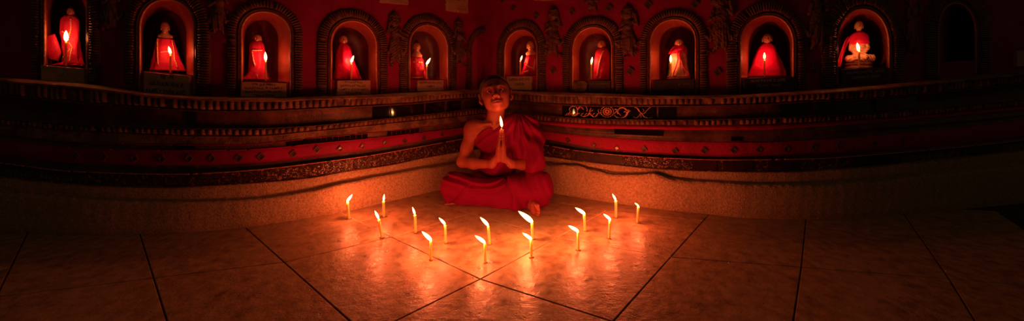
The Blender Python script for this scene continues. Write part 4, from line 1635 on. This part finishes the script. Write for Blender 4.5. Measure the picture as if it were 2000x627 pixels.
statue(0, 138, 128, 15, 'tall statue wound in crumpled red cloth with a fan of cloth beside it',
       (0, 104, 1, 6.2, 9.5, 6), (0, 60, 11, 28, 8), (0, 12, 18, 9, 11), stone='tan',
       robe=[(97, -1, 9, 7), (88, 0, 16, 9), (68, -1, 17, 11), (45, 1, 14.5, 12), (20, 2, 15, 12.5), (3, 3, 18, 13)], amp=.12, nf=5,
       lace=[[(2, 92), (3, 70), (0, 55), (-1, 46)], [(-13, 66), (-6, 60), (3, 62)], [(0, 44), (6, 34), (3, 26), (1, 6)], [(-12, 14), (-4, 24), (4, 34)]], extra=fan_cloth)
statue(1, 323, 140, 27, 'statue with bare shoulders above a flared red cape edged with two gold lace lines',
       (0, 87, 1, 7.4, 11.5, 7), (0, 58, 12, 22, 8), (0, 11, 26, 10, 12), stone='tan', shoulders=(9.5, 68, 4.6),
       robe=[(64, 0, 15, 9), (57, 0, 17, 10.5), (40, 1, 21, 13), (20, 3, 27, 15), (2, 5, 34, 16)], amp=.05, nf=7,
       lace=[[(-13, 63), (-12, 40), (-10, 10)], [(13, 63), (17, 42), (19, 24), (25, 6)], [(-7, 36), (2, 38), (10, 39)]])
statue(2, 503, 154, 66, 'statue in tight red robe with a cross of gold lace on its chest',
       (0, 79, 1, 7.2, 8.5, 7), (0, 48, 10, 20, 8), (0, 11, 18, 9, 11), stone='tan', ush=False,
       robe=[(74, 0, 8, 7), (67, -1, 13, 9.5), (45, 0, 14.5, 11.5), (22, 0, 15.5, 12), (9, -3, 20, 13), (2, -6, 27, 14)], amp=.07, nf=6,
       lace=[[(-10, 56), (-3, 56), (11, 57)], [(-9, 54), (-7, 40), (-3, 26)], [(1, 12), (0, 3)]])
statue(3, 672, 155, 62, 'statue in a plain red cone of cloth with pale face and black topknot',
       (-1, 77, 1, 7, 9.8, 7), (0, 48, 10, 20, 8), (2, 11, 18, 9, 11), stone='tan', ears=True,
       robe=[(70, 0, 6.5, 6.5), (64, 1, 11, 9), (50, 1, 14.5, 12), (30, 3, 19, 14), (12, 6, 24, 15), (1.5, 7, 27, 16)], amp=.06, nf=8, robe_m='satin')
statue(4, 814, 154, 76, 'small statue with bare chest and red robe banded by one gold lace line',
       (0, 63, 1, 6.4, 8.6, 6.3), (0, 42, 9.5, 16, 7), (0, 9, 17, 7, 10), stone='tan', shoulders=(7.2, 46, 3.6),
       robe=[(42, 0, 11, 7.5), (36, 0, 13, 9), (20, 1, 14.5, 11), (9, 1, 17, 12), (1.5, 1, 20, 12)], amp=.08, nf=6,
       lace=[[(-10, 34), (0, 33), (12, 33)], [(-12, 4), (0, 3.5), (12, 5)]])
statue(5, 1037, 146, 79, 'small pale bald statue with bare chest above a red robe crossed by gold lace',
       (-1, 57, 1, 6.6, 9.2, 6.5), (0, 38, 8.5, 13, 6.5), (0, 9, 15, 7, 9), ush=False, hairy=False, stone='ivory', shoulders=(6.8, 42, 3.6),
       robe=[(38, 0, 9.5, 7), (33, 0, 11, 8.5), (18, -1, 13.5, 10.5), (6, -2, 16, 11.5), (1.5, -3, 19, 12)], amp=.1, nf=6, robe_m='satin',
       lace=[[(-10, 20), (-4, 17), (5, 14), (8, 12)], [(9, 32), (8, 22), (6, 8)], [(-13, 6), (-6, 8), (-1, 9)]])
statue(6, 1176, 153, 76, 'statue with tan face, upright red robe and one slanting gold lace line',
       (-1, 67, 1, 6.8, 8.6, 6.6), (0, 42, 10, 18, 8), (0, 9, 17, 8, 10), stone='tan', ush=False,
       robe=[(60, 0, 7, 6.5), (55, 0, 12.5, 8.5), (38, 0, 15.5, 10.5), (18, 0, 16, 11.5), (1.5, 0, 17, 12)], amp=.06, nf=6,
       lace=[[(4, 55), (-1, 44), (-5, 30), (-8, 12), (-10, 4)]])


def ribbons(put):
    mb = MB()

    def rib(pts, w, th=.5):
        for (x0, h0, z0), (x1, h1, z1) in zip(pts[:-1], pts[1:]):
            d = math.hypot(x1 - x0, h1 - h0)
            nx, nh = -(h1 - h0) / d * w / 2, (x1 - x0) / d * w / 2
            vs = [(x0 - nx, h0 - nh, z0), (x1 - nx, h1 - nh, z1), (x1 + nx, h1 + nh, z1), (x0 + nx, h0 + nh, z0)]
            vs += [(a, b, c - th) for a, b, c in vs]
            mb.add(vs, [(0, 1, 2, 3), (7, 6, 5, 4), (0, 4, 5, 1), (2, 6, 7, 3), (1, 5, 6, 2), (3, 7, 4, 0)], False)
    rib([(-3, 48, 13), (-2, 36, 15), (-6, 22, 19), (-11, 8, 23), (-12.5, 1, 27)], 2.2)
    rib([(-1, 48, 13), (2, 34, 15), (8, 20, 17.5), (15, 8, 21), (19, 1.2, 22)], 2.2)
    rib([(-4, 50, 13.5), (0, 46, 14), (1, 51, 13.5), (-3, 47, 14.2)], 2.0)
    put(mb, 'ribbon', M['cloth'], 'dark red ribbon tied in front with two long ends')
    V, Fc, _ = skirt([(66, 1, 8.5, 8), (61, 0, 13, 10), (54, -2, 16, 12), (49, -3, 16.5, 12.6)], nf=6, amp=.12, seed=8)
    mb = MB(); mb.add(V, Fc)
    put(mb, 'shawl', M['satin'], 'red shawl round the shoulders')
    V, Fc, _ = skirt([(60, 2, 14, 4), (40, 3, 20, 6), (15, 3, 24, 8), (2, 3, 26, 9)], nf=6, amp=.1, seed=9)
    mb = MB(); mb.add([(x, h, z - 9) for x, h, z in V], Fc)
    put(mb, 'cloak', M['slate'], 'black cloak hanging behind')


statue(7, 1326, 154, 76, 'cream robed statue with red shawl, black cloak and hanging ribbon ends',
       (0, 69, 2, 7.4, 9.4, 7), (0, 38, 10.5, 20, 8), (0, 9, 20, 8, 11), stone='ivory', ush=False,
       robe=[(54, -1, 13, 9), (44, -1, 15.5, 11), (28, 0, 15.5, 12), (14, 0, 17.5, 13), (5, 0, 20, 14.5)], robe_m='ivory', amp=.09, nf=9,
       base=(23, 5.5, 15, 'ivory'), extra=ribbons)
statue(8, 1498, 149, 66, 'bald statue sunk to the chin in a broad plain dome of red cloth',
       (0, 73, 1, 8.8, 9.8, 8.4), (0, 42, 14, 22, 9), (0, 11, 26, 10, 12), ush=False, hairy=False, stone='tan',
       robe=[(64, 0, 8.5, 7.5), (58, 0, 15, 10), (44, -1, 21, 13.5), (28, -1, 27, 16), (12, -1, 32, 17.5), (1.5, -2, 35, 18)], amp=.05, nf=7, robe_m='satin')


def scarf(put):
    V, Fc, _ = skirt([(68, 0, 8, 7.5), (63, 0, 15, 9.5), (55, 0, 18.5, 11), (48, 1, 18.5, 11.5), (45, 1.5, 17.5, 11)], nf=5, amp=.1, seed=14, rows=24)
    mb = MB(); mb.add(V, Fc)
    put(mb, 'scarf', M['satin'], 'bright red scarf folded round the shoulders')
    n, m = 18, 6
    V = []
    for i in range(n):
        t = i / (n - 1)
        for j in range(m):
            s_ = j / (m - 1)
            x = -14 - 24 * t ** .7 - 6 * (s_ - .5) * (.6 + t)
            h = 60 - 56 * t ** 1.25 + 5 * (s_ - .5) * (1 - t)
            V.append((x, max(1.2, h), 2 + 3 * math.sin(4 * s_ + 5 * t)))
    for v in list(V):
        V.append((v[0], v[1], v[2] - 1.2))
    Fc = [(i * m + j, i * m + j + 1, (i + 1) * m + j + 1, (i + 1) * m + j) for i in range(n - 1) for j in range(m - 1)]
    N = n * m
    Fc += [tuple(N + q for q in reversed(f)) for f in Fc]
    mb = MB(); mb.add(V, Fc)
    put(mb, 'scarf_tail', M['cloth'], 'loose red scarf end falling to the sill')


statue(9, 1677, 130, 39, 'cream cross-legged statue with a bright red scarf folded over its shoulders',
       (0, 80, 2, 7.6, 10, 7.4), (0, 44, 13.5, 24, 9), (1, 18, 27, 9, 14), ush=True, hairy=True, stone='ivory', shoulders=(13, 58, 5.2),
       base=(26, 10, 17, 'plaster'), extra=scarf)


# ------------------------------------------------------------------ stucco figures between the arches (part of the wall)
def relief(px, y0, y1, wpx, seed, label, pose=0):
    sd = side_of(px)
    r = random.Random(seed)
    H = y1 - y0
    Mx = sd.frame(px, y1, OW, proud=-.002)
    k = Mx.translation.y / F
    w = wpx / 2
    hx = r.uniform(-.15, .15) * w
    lean = r.uniform(-.2, .2) * w
    hd = H * .085
    yh = H * .80
    side = r.choice((-1, 1))
    swirl = [(r.uniform(-1, 1) * w * .8, r.uniform(.02, .45) * H, r.uniform(.55, 1) * w * .38, r.uniform(0, 6.28)) for _ in range(11)]

    def f(p):
        d = ell(p, (hx, yh, 5), (hd, hd * 1.25, 6))
        d = smin(d, cap(p, (hx, yh + hd, 4), (hx + lean * .3, H * .985, 3), hd * .75, hd * .15), 1.5)
        for s in (-1, 1):
            d = smin(d, ell(p, (hx + s * hd * 1.1, yh + hd * .1, 3), (hd * .32, hd * .8, 3)), 1)
        d = smin(d, ell(p, (hx, yh + hd * 1.0, 4), (hd * 1.12, hd * .3, 6.5)), .8)
        d = smax(d, -ell(p, (hx - hd * .4, yh, 11), (hd * .28, hd * .2, 2)), .5)
        d = smax(d, -ell(p, (hx + hd * .4, yh, 11), (hd * .28, hd * .2, 2)), .5)
        d = smin(d, ell(p, (lean * .4, H * .60, 3), (w * .42, H * .13, 7)), 2.5)
        d = smin(d, ell(p, (lean * .2, H * .42, 3), (w * .5, H * .13, 6.5)), 2.5)
        # arms: one across the chest, one lifted
        d = smin(d, chain(p, [(w * .42 * side, H * .66, 4), (w * .66 * side, H * .52, 6), (w * .1 * side, H * .58, 10)], [w * .14, w * .12, w * .1], 1), 1.5)
        d = smin(d, chain(p, [(-w * .42 * side, H * .66, 4), (-w * .75 * side, H * .58, 5), (-w * .55 * side, H * .78, 7)], [w * .14, w * .12, w * .09], 1), 1.5)
        # flaring skirt with flame-like scarf ends
        for s in (-1, 1):
            d = smin(d, chain(p, [(s * w * .3, H * .4, 3), (s * w * .62, H * .24, 4), (s * w * .95, H * .3, 3), (s * w * 1.0, H * .4, 2)], [w * .2, w * .17, w * .12, w * .03], 1), 2)
            d = smin(d, chain(p, [(s * w * .1, H * .34, 4), (s * w * .22, H * .14, 4), (s * w * .42, H * .05, 2)], [w * .3, w * .24, w * .08], 1), 2)
        for sx, sy, sr, sa in swirl:
            pts = [(sx + sr * t * math.cos(sa + 3.6 * t), sy + sr * t * math.sin(sa + 3.6 * t), 4) for t in (.2, .5, .75, 1.0)]
            d = smin(d, chain(p, pts, [sr * .28, sr * .24, sr * .2, sr * .08], .8), 1.2)
        # pleats and cuts
        d = d + .55 * np.sin(p[:, 0] * 1.25 + .9 * np.sin(p[:, 1] * .14 + seed)) * np.clip((H * .5 - p[:, 1]) / (H * .2), 0, 1) * .8 + .75 * fnoise(p, .42, seed)
        return np.maximum(d, -1.0 - p[:, 2])
    me = isosurface(f, (-w * 1.35, -3, -3), (w * 1.35, H + 4, 16), .8)
    me.transform(Matrix.Scale(k, 4))
    ob = mobj('stucco_figure', me, M['stucco'], None, Mx)
    ob.parent = WALL_L if px < 947 else WALL_R
    ob['label'] = label
    return ob


relief(221, -40, 62, 44, 1, 'dark worn stucco figure between the two outer arches')
relief(428, -40, 70, 42, 2, 'dark stucco figure between the second and third arch')
relief(771, 20, 130, 44, 3, 'stucco figure between the cone statue arch and the corner arch')
relief(896, 34, 128, 36, 4, 'stucco winged figure beside the half arch in the corner')
relief(1081, 10, 114, 46, 5, 'stucco crowned figure over a lozenge stud beside the small niche')
relief(1157, -70, 27, 34, 6, 'lower end of a stucco figure above an arch crown')
relief(1227, 6, 116, 48, 7, 'stucco crowned figure with flying scarves above a lozenge stud')
relief(1406, -24, 108, 56, 8, 'broad stucco figure in stiff flaring skirts')
relief(1592, -40, 104, 56, 9, 'dim stucco figure before the cream statue arch')
relief(1778, -30, 110, 44, 10, 'barely lit stucco figure past the last lit arch')
# ------------------------------------------------------------------ the seated novice
def V3(px, py, Y):
    return P3(px, py, Y).astype(np.float32)


BOY = dict(pelvis=V3(966, 362, 1.86), belly=V3(970, 322, 1.86), chest=V3(976, 272, 1.85), neck=V3(967, 231, 1.835), head=V3(967.5, 184, 1.80),
           sR=V3(923, 252, 1.845), eR=V3(903, 316, 1.80), wR=V3(961, 321, 1.675), sL=V3(1030, 249, 1.845), eL=V3(1033, 318, 1.80), wL=V3(999, 321, 1.675),
           hipR=V3(935, 372, 1.87), kR=V3(884, 366, 1.75), aR=V3(1020, 391, 1.70), hipL=V3(1002, 372, 1.87), kL=V3(1050, 363, 1.75), aL=V3(925, 394, 1.735))
HR = (Matrix.Rotation(math.radians(9), 3, 'Y').inverted() @ Matrix.Rotation(math.radians(4), 3, 'Z') @ Matrix.Rotation(math.radians(-14), 3, 'X'))
# columns: head-local right, up, forward seen in the room (forward is towards the eye, -Y)
_B = np.array(HR, np.float32) @ np.array([[1, 0, 0], [0, 0, -1], [0, 1, 0]], np.float32)
HEADM = _B


def head_local(p):
    return (p - BOY['head']) @ HEADM


def head_world(q):
    return BOY['head'] + np.asarray(q, np.float32) @ HEADM.T


def cranium(q):
    return smin(ell(q, (0, .028, -.014), (.0735, .072, .090)), ell(q, (0, .01, .012), (.0655, .062, .070)), .03)


def head_sdf(q):
    d = cranium(q)
    d = smin(d, ell(q, (0, -.030, .020), (.055, .068, .060)), .03)
    d = smin(d, ell(q, (0, -.078, .050), (.026, .018, .024)), .03)
    a = np.abs(q[:, 0])
    m = np.stack([a, q[:, 1], q[:, 2]], 1)             # mirrored copy: the face is built once for both sides
    d = smin(d, ell(m, (.036, -.026, .050), (.023, .024, .022)), .022)
    d = smin(d, ell(m, (.041, -.056, .022), (.016, .024, .028)), .03)
    d = smin(d, cap(m, (.010, .020, .079), (.040, .021, .062), .0075, .006), .016)
    d = smax(d, -ell(m, (.0305, .002, .086), (.0175, .0095, .013)), .012)
    # lids
    for y0, y1, r in ((.0065, .0085, .0030), (-.0050, -.0068, .0024)):
        d = smin(d, cap(m, (.0165, .0005, .0745), (.0300, y1, .0795), r * .8, r), .004)
        d = smin(d, cap(m, (.0300, y1, .0795), (.0440, .0025, .0680), r, r * .8), .004)
    # nose
    d = smin(d, cap(q, (0, .010, .080), (0, -.027, .0985), .0062, .0098), .014)
    d = smin(d, ell(q, (0, -.029, .0985), (.0115, .0088, .0095)), .008)
    d = smin(d, ell(m, (.0135, -.0345, .0885), (.0082, .0078, .0098)), .006)
    d = smax(d, -ell(m, (.0086, -.0402, .0975), (.0056, .0062, .0085)), .002)
    # mouth: full lips, slightly parted line
    d = smin(d, ell(q, (0, -.058, .074), (.026, .017, .014)), .014)
    d = smin(d, cap(m, (.004, -.0545, .0895), (.0215, -.0600, .0785), .0050, .0026), .005)
    d = smin(d, cap(m, (.000, -.0660, .0880), (.0175, -.0625, .0795), .0056, .0028), .005)
    d = smax(d, -cap(m, (.0, -.0598, .0965), (.0225, -.0608, .0820), .0017, .0012), .002)
    d = smax(d, -ell(q, (0, -.0475, .0945), (.0026, .0055, .0035)), .004)
    d = smin(d, ell(q, (0, -.083, .063), (.016, .011, .012)), .012)
    # ears
    e = ell(m - np.array((.0815, -.008, -.012), np.float32), (0, 0, 0), (.0075, .032, .017), R=np.array([[.85, 0, .53], [0, 1, 0], [-.53, 0, .85]]))
    e = smax(e, -ell(m, (.0905, -.005, -.004), (.0075, .017, .008)), .006)
    e = smin(e, ell(m, (.0755, -.036, -.006), (.006, .009, .008)), .006)
    d = smin(d, e, .006)
    return d


HAND_UP = None


def hand_sdf(p, side):
    """flat praying hand: five separate fingers, palm to palm with the other one"""
    base = V3(977.5, 313, 1.66); tip = V3(980, 254, 1.652)
    up = (tip - base) / np.linalg.norm(tip - base)
    fw = np.array((0, -1, 0), np.float32); fw = fw - up * (fw @ up); fw /= np.linalg.norm(fw)
    out = np.cross(up, fw) * -1.0
    out = out / np.linalg.norm(out)
    if (out[0] < 0) != (side < 0):
        out = -out

    def at(o, f, u):
        return base + out * o + fw * f + up * u
    d = ell((p - at(.0105, 0, .040)) @ np.stack([out, fw, up], 1), (0, 0, 0), (.0105, .031, .046))
    d = smin(d, cap(p, at(.013, .006, .004), at(.0105, .012, .07), .0125, .0085), .012)
    d = smin(d, cap(p, at(.013, -.016, .008), at(.0105, -.014, .07), .0135, .0085), .012)
    # fingers: pinky edge faces the room, index edge the chest
    for f0, ln, r, b in ((.0235, .049, .0062, .066), (.0085, .062, .0069, .073), (-.0075, .066, .0072, .076), (-.0225, .059, .0069, .073)):
        k1 = at(.0098, f0, b)
        k2 = at(.0098, f0 * .86, b + ln * .45)
        k3 = at(.0078, f0 * .74, b + ln * .76)
        k4 = at(.0064, f0 * .66, b + ln)
        df = chain(p, [k1, k2, k3, k4], [r * 1.08, r * 1.0, r * .9, r * .72], .002)
        d = smin(d, df, .0028)
    # thumb leaves the chest-side edge of the palm low down and lies along it
    th = chain(p, [at(.012, -.024, .018), at(.010, -.037, .042), at(.0085, -.038, .064), at(.0075, -.035, .082)], [.0115, .0095, .0082, .0064], .004)
    d = smin(d, th, .007)
    return d


def foot_sdf(p):
    """foot lying on its outer edge, toes to the room"""
    b = BOY
    heel = V3(1037, 399, 1.66); ball = V3(1046, 409, 1.575)
    d = cap(p, b['aR'], heel, .026, .026)
    d = smin(d, cap(p, heel, ball, .026, .020), .02)
    d = smin(d, cap(p, V3(1044, 402, 1.585), V3(1045, 416, 1.575), .017, .014), .015)
    for k, (x, y, r, Y) in enumerate([(1049, 402.5, .0115, 1.527), (1051, 409.5, .0085, 1.523), (1051.5, 415.2, .0078, 1.526), (1050.5, 420.0, .0072, 1.532), (1048.5, 424.0, .0066, 1.540)]):
        t = V3(x, y, Y)
        m = t + np.array((-.008, .030, .001), np.float32)
        d = smin(d, cap(p, m, t, r * .95, r), .0035)
    return d


def torso_sdf(p):
    b = BOY
    d = ell(p, b['pelvis'], (.105, .085, .075))
    d = smin(d, ell(p, b['belly'], (.092, .070, .10)), .05)
    d = smin(d, ell(p, b['chest'], (.108, .072, .095)), .05)
    d = smin(d, cap(p, b['sR'], b['sL'], .038, .038), .05)
    d = smin(d, ell(p, b['sR'] + np.array((.012, 0, -.002), np.float32), (.046, .046, .046)), .03)
    d = smin(d, ell(p, b['sL'] + np.array((-.012, 0, -.002), np.float32), (.046, .046, .046)), .03)
    return d


def body_sdf(p):
    b = BOY
    d = torso_sdf(p)
    # neck, collar bones
    d = smin(d, cap(p, b['neck'] + np.array((0, .008, -.012), np.float32), head_world((0, -.045, -.028)), .047, .045), .028)
    n = b['neck']
    for s, e in (('sR', .012), ('sL', -.012)):
        d = smin(d, cap(p, n + np.array((-.022 if s == 'sR' else .022, -.052, -.026), np.float32), b[s] + np.array((e, -.026, .024), np.float32), .0065, .0085), .022)
    # arms taper to the wrists
    d = smin(d, chain(p, [b['sR'], (b['sR'] * .45 + b['eR'] * .55), b['eR']], [.035, .0295, .027], .02), .03)
    d = smin(d, chain(p, [b['eR'], b['eR'] * .6 + b['wR'] * .4 + np.array((0, 0, -.004), np.float32), b['wR']], [.027, .0262, .0185], .02), .018)
    d = smin(d, chain(p, [b['sL'], b['eL']], [.040, .031], .02), .03)
    d = smin(d, chain(p, [b['eL'], b['eL'] * .6 + b['wL'] * .4 + np.array((0, 0, -.004), np.float32), b['wL']], [.027, .0262, .0185], .02), .018)
    # legs folded under the robe
    for h, k, a in (('hipR', 'kR', 'aR'), ('hipL', 'kL', 'aL')):
        d = smin(d, chain(p, [b[h], b[k], b[a]], [.056, .040, .024], .02), .03)
    d = smin(d, chain(p, [b['aL'], V3(896, 398, 1.72), V3(871.5, 400.5, 1.70)], [.028, .02, .010], .01), .015)
    d = smin(d, foot_sdf(p), .012)
    # wrists run on into the hands
    base = V3(977.5, 313, 1.66)
    for w, s in (('wR', -1), ('wL', 1)):
        e = base + np.array((s * .016, 0, .012), np.float32)
        d = smin(d, cap(p, b[w], e, .0188, .0165), .012)
        near = np.linalg.norm(p - (base + np.array((0, 0, .06), np.float32)), axis=1) < .16
        if near.any():
            dd = d[near]
            d[near] = smin(dd, hand_sdf(p[near], s), .008)
    near = np.linalg.norm(p - b['head'], axis=1) < .17
    if near.any():
        d[near] = smin(d[near], head_sdf(head_local(p[near])), .012)
    return np.maximum(d, .0012 - p[:, 2])


def soft(x, w):
    return .5 + .5 * np.tanh(x / w)


EDGE_A = V3(923, 271, 1.80); EDGE_B = V3(991, 221, 1.80)
_e = EDGE_B - EDGE_A
EDGE_N = np.array((-_e[2], 0, _e[0]), np.float32); EDGE_N = EDGE_N / np.linalg.norm(EDGE_N) * -1   # towards the covered side


def upper_robe_sdf(p):
    b = BOY
    d = torso_sdf(p) - .011
    # cloth heaped over the far shoulder and falling past the arm
    d = smin(d, chain(p, [V3(1000, 238, 1.85), V3(1030, 249, 1.84), V3(1044, 276, 1.82), V3(1043, 312, 1.80)], [.048, .056, .052, .046], .03), .03)
    d = smin(d, chain(p, [V3(1000, 246, 1.80), V3(1012, 280, 1.775), V3(1018, 305, 1.765)], [.040, .042, .036], .03), .03)
    d = smin(d, cap(p, V3(1046, 288, 1.86), V3(1052, 330, 1.88), .04, .03), .03)
    d = smin(d, chain(p, [V3(1042, 294, 1.775), V3(1043, 316, 1.755), V3(1047, 342, 1.775)], [.050, .052, .044], .03), .03)
    x, z = p[:, 0], p[:, 2]
    # folds fan out from the shoulder
    c = V3(1012, 226, 1.8)
    ang = np.arctan2(x - c[0], -(z - c[2]) + .02)
    rad = np.hypot(x - c[0], z - c[2])
    w = np.clip(rad / .06, 0, 1)
    fold = np.sin(ang * 12 + 2.2 * np.sin(rad * 26) + 6 * p[:, 1]) + .6 * np.sin(ang * 23 + 9 * rad + 11 * p[:, 1])
    d = d - .0068 * fold * w
    # gathered rows of folds along the edge across the chest
    e = (p - EDGE_A) @ EDGE_N
    d = d - .0034 * np.sin(e * 190 + 1.3 * fnoise(p, 18, 4)) * np.exp(-np.clip(e, 0, 1) / .06)
    d = smax(d, -(e + .005 * np.sin((p[:, 0] + .2) * 15) - .028 * np.exp(-((p[:, 0] + .072) / .042) ** 2)), .008)
    nk = cap(p, b['neck'] + np.array((0, 0, .012), np.float32), head_world((0, -.045, -.028)), .052, .052)
    d = smax(d, -nk, .012)
    return smax(d, .115 - p[:, 2], .01)


def lower_robe_sdf(p):
    b = BOY
    d = chain(p, [b['hipR'], V3(888, 364, 1.75)], [.086, .066], .03)
    d = smin(d, cap(p, V3(888, 368, 1.745), V3(1000, 374, 1.70), .060, .058), .03)
    d = smin(d, chain(p, [b['hipL'], V3(1046, 362, 1.75)], [.088, .068], .03), .04)
    d = smin(d, cap(p, V3(1046, 370, 1.735), V3(985, 384, 1.69), .060, .052), .03)
    d = smin(d, ell(p, V3(968, 362, 1.87), (.13, .10, .10)), .04)
    # cloth hanging to the floor in front
    d = smin(d, cap(p, V3(886, 392, 1.735), V3(1000, 397, 1.672), .030, .036), .035)
    d = smin(d, cap(p, V3(1000, 397, 1.672), V3(1046, 384, 1.70), .036, .042), .035)
    d = smin(d, cap(p, V3(1046, 384, 1.70), V3(1052, 372, 1.80), .04, .045), .03)
    # flap over the other knee, its edge hanging in the middle
    x0 = V3(996, 360, 1.66)[0]
    z = p[:, 2]
    edge = p[:, 0] - (x0 + .012 * np.sin(z * 34) - .03 * np.clip(z - .11, 0, 1))
    front = soft(1.80 - p[:, 1], .03)
    d = d - .016 * soft(edge, .0035) * front
    # long creases along the shin, hanging pleats on the flap
    u = z - .10 * (p[:, 0] + .25) - .03 * np.sin(p[:, 0] * 13)
    left = 1 - soft(edge, .006)
    wob = fnoise(p, 14, 12)
    c1 = np.exp(-((u - .128) / .006) ** 2) * .009 - np.exp(-((u - .112) / .008) ** 2) * .006 + np.exp(-((u - .098 - .1 * (p[:, 0] + .2) ** 2) / .007) ** 2) * .005
    v = z - .075 - .42 * (p[:, 0] + .18) - .02 * np.sin(p[:, 0] * 22)
    c2 = np.exp(-(v / .008) ** 2) * .007 * soft(p[:, 0] + .20, .05) - np.exp(-((v + .019) / .01) ** 2) * .006 * soft(p[:, 0] + .2, .05)
    v2 = z - .030 - .9 * (p[:, 0] + .285)
    c3 = np.exp(-(v2 / .006) ** 2) * .008 * soft(-.20 - p[:, 0], .03)
    d = d - (c1 + c2 + c3 + .0009 * np.sin(u * 210 + 3 * wob)) * left * front
    k = p[:, 0] * 1.0 + .35 * z
    d = d - (.0036 * np.sin(k * 82 + 3.2 * wob + 14 * z) + .0012 * np.sin(k * 190 + 9 * z)) * (1 - left) * front
    d = d - .002 * wob
    # hem ripples where it meets the floor
    d = d - .004 * np.sin(p[:, 0] * 70 + 2 * wob) * np.exp(-z / .02)
    # opening for the foot at the hem
    d = smax(d, -cap(p, V3(1051, 412, 1.54), V3(1043, 406, 1.625), .032, .025), .010)
    return np.maximum(d, .0015 - z)


def build_boy():
    loc = np.array((BOY['pelvis'][0], BOY['pelvis'][1], 0.0))
    root = empty('person', loc=tuple(loc))
    tag(root, 'shaven-headed boy in maroon robe sitting cross-legged with joined palms around a lit candle', 'person')
    inv = Matrix.Translation(-Vector(loc))

    def put(ob, label=None, parent=root):
        ob.parent = parent
        ob.matrix_parent_inverse = inv if parent is root else Matrix.Identity(4)
        if label:
            ob['label'] = label
        return ob
    me = isosurface(body_sdf, (-.42, 1.48, -.01), (.27, 1.99, .66), .0021)
    me.materials.append(M['skin']); me.materials.append(M['lip'])
    n = len(me.polygons)
    cen = np.empty(n * 3, np.float32); me.polygons.foreach_get('center', cen)
    q = head_local(cen.reshape(-1, 3))
    lip = (np.abs(q[:, 0]) < .0215) & (q[:, 2] > .074) & (np.abs(q[:, 1] + .0605) < .0098 - 6.5 * q[:, 0] ** 2 * 1.9)
    me.polygons.foreach_set('material_index', lip.astype(np.int32))
    me.name = 'body'
    body = put(link('body', me), 'bare brown skin of head, arm, hands and foot')

    def hair(p):
        q = head_local(p)
        d = cranium(q) - .0032
        cut = -(q[:, 1] - .80 * q[:, 2] + .002 * np.sin(q[:, 0] * 260)) * .78 - .012 * np.clip((np.abs(q[:, 0]) - .05) / .02, 0, 1)
        cut = smax(cut, -(q[:, 1] + .05), .01)
        return smax(d, cut, .003)
    c = BOY['head']
    put(mobj('hair', isosurface(hair, c - .14, c + .14, .0025), M['hair']), 'close-shaven black hair')
    for s in (-1, 1):
        mb = MB()
        cc = np.array((s * .0300, .0012, .0675))
        R = .0122

        def ball(lat0, lat1, rr, m_, nm, par=None):
            b = MB()
            nlat, nlon = 12, 24
            vs = []
            gaze = np.array((0 - s * .05, .10, 1.0)); gaze /= np.linalg.norm(gaze)
            ax = np.cross((0, 1, 0), gaze); ax /= np.linalg.norm(ax); ay = np.cross(gaze, ax)
            for i in range(nlat + 1):
                t = lat0 + (lat1 - lat0) * i / nlat
                for j in range(nlon):
                    a = 2 * PI * j / nlon
                    vs.append(tuple(head_world(cc + rr * (gaze * math.cos(t) + (ax * math.cos(a) + ay * math.sin(a)) * math.sin(t)))))
            fs = [(i * nlon + j, (i + 1) * nlon + j, (i + 1) * nlon + (j + 1) % nlon, i * nlon + (j + 1) % nlon) for i in range(nlat) for j in range(nlon)]
            b.add(vs, fs)
            return b.obj(nm, m_)
        eye = put(ball(.02, PI - .02, R, M['eyewhite'], 'eye'), 'dark brown eye looking at the viewer')
        ir = ball(.0, .50, R + .0004, M['iris'], 'iris')
        put(ir, None, eye)
        # brow: thin tapered arch of hair
        b = MB()
        pts = [head_world((s * x, y, z)) for x, y, z in ((.010, .0195, .0880), (.020, .0235, .0862), (.032, .0248, .0806), (.044, .0215, .0712))]
        b.tube(pts, [.0030, .0036, .0030, .0014], 6)
        put(b.obj('eyebrow', M['hair']))
    up = isosurface(upper_robe_sdf, (-.33, 1.66, .10), (.30, 2.02, .50), .003)
    put(mobj('upper_robe', up, M['robe']), 'maroon robe slung over one shoulder')
    lo = isosurface(lower_robe_sdf, (-.44, 1.56, -.01), (.30, 2.04, .32), .003)
    put(mobj('lower_robe', lo, M['robe']), 'maroon robe spread over crossed legs')
    return root


BOY_OBJ = build_boy()
_Y = 1.650
candle('hand_candle', P3(979.2, 272, _Y), P3(979.4, 251, _Y), P3(977, 226, _Y - .004), .0036, LAMP['hand'],
       'short lit candle held upright between the joined fingertips of the boy', None, flame_from=P3(980.2, 248, _Y), fat=.17, burnt=False)
# ------------------------------------------------------------------ night round the shrine
wd = bpy.data.worlds.new('night')
S.world = wd
wd.use_nodes = True
bg = wd.node_tree.nodes['Background']
bg.inputs['Color'].default_value = (1.0, .6, .26, 1)
bg.inputs['Strength'].default_value = .02

S.view_settings.view_transform = 'Standard'
S.view_settings.look = 'None'
S.view_settings.gamma = 1.0
S.view_settings.use_curve_mapping = False
S.view_settings.exposure = 0.0
S.cycles.use_denoising = True
S.cycles.sample_clamp_indirect = 3.0
S.cycles.max_bounces = 8
S.cycles.caustics_reflective = False
S.cycles.caustics_refractive = False
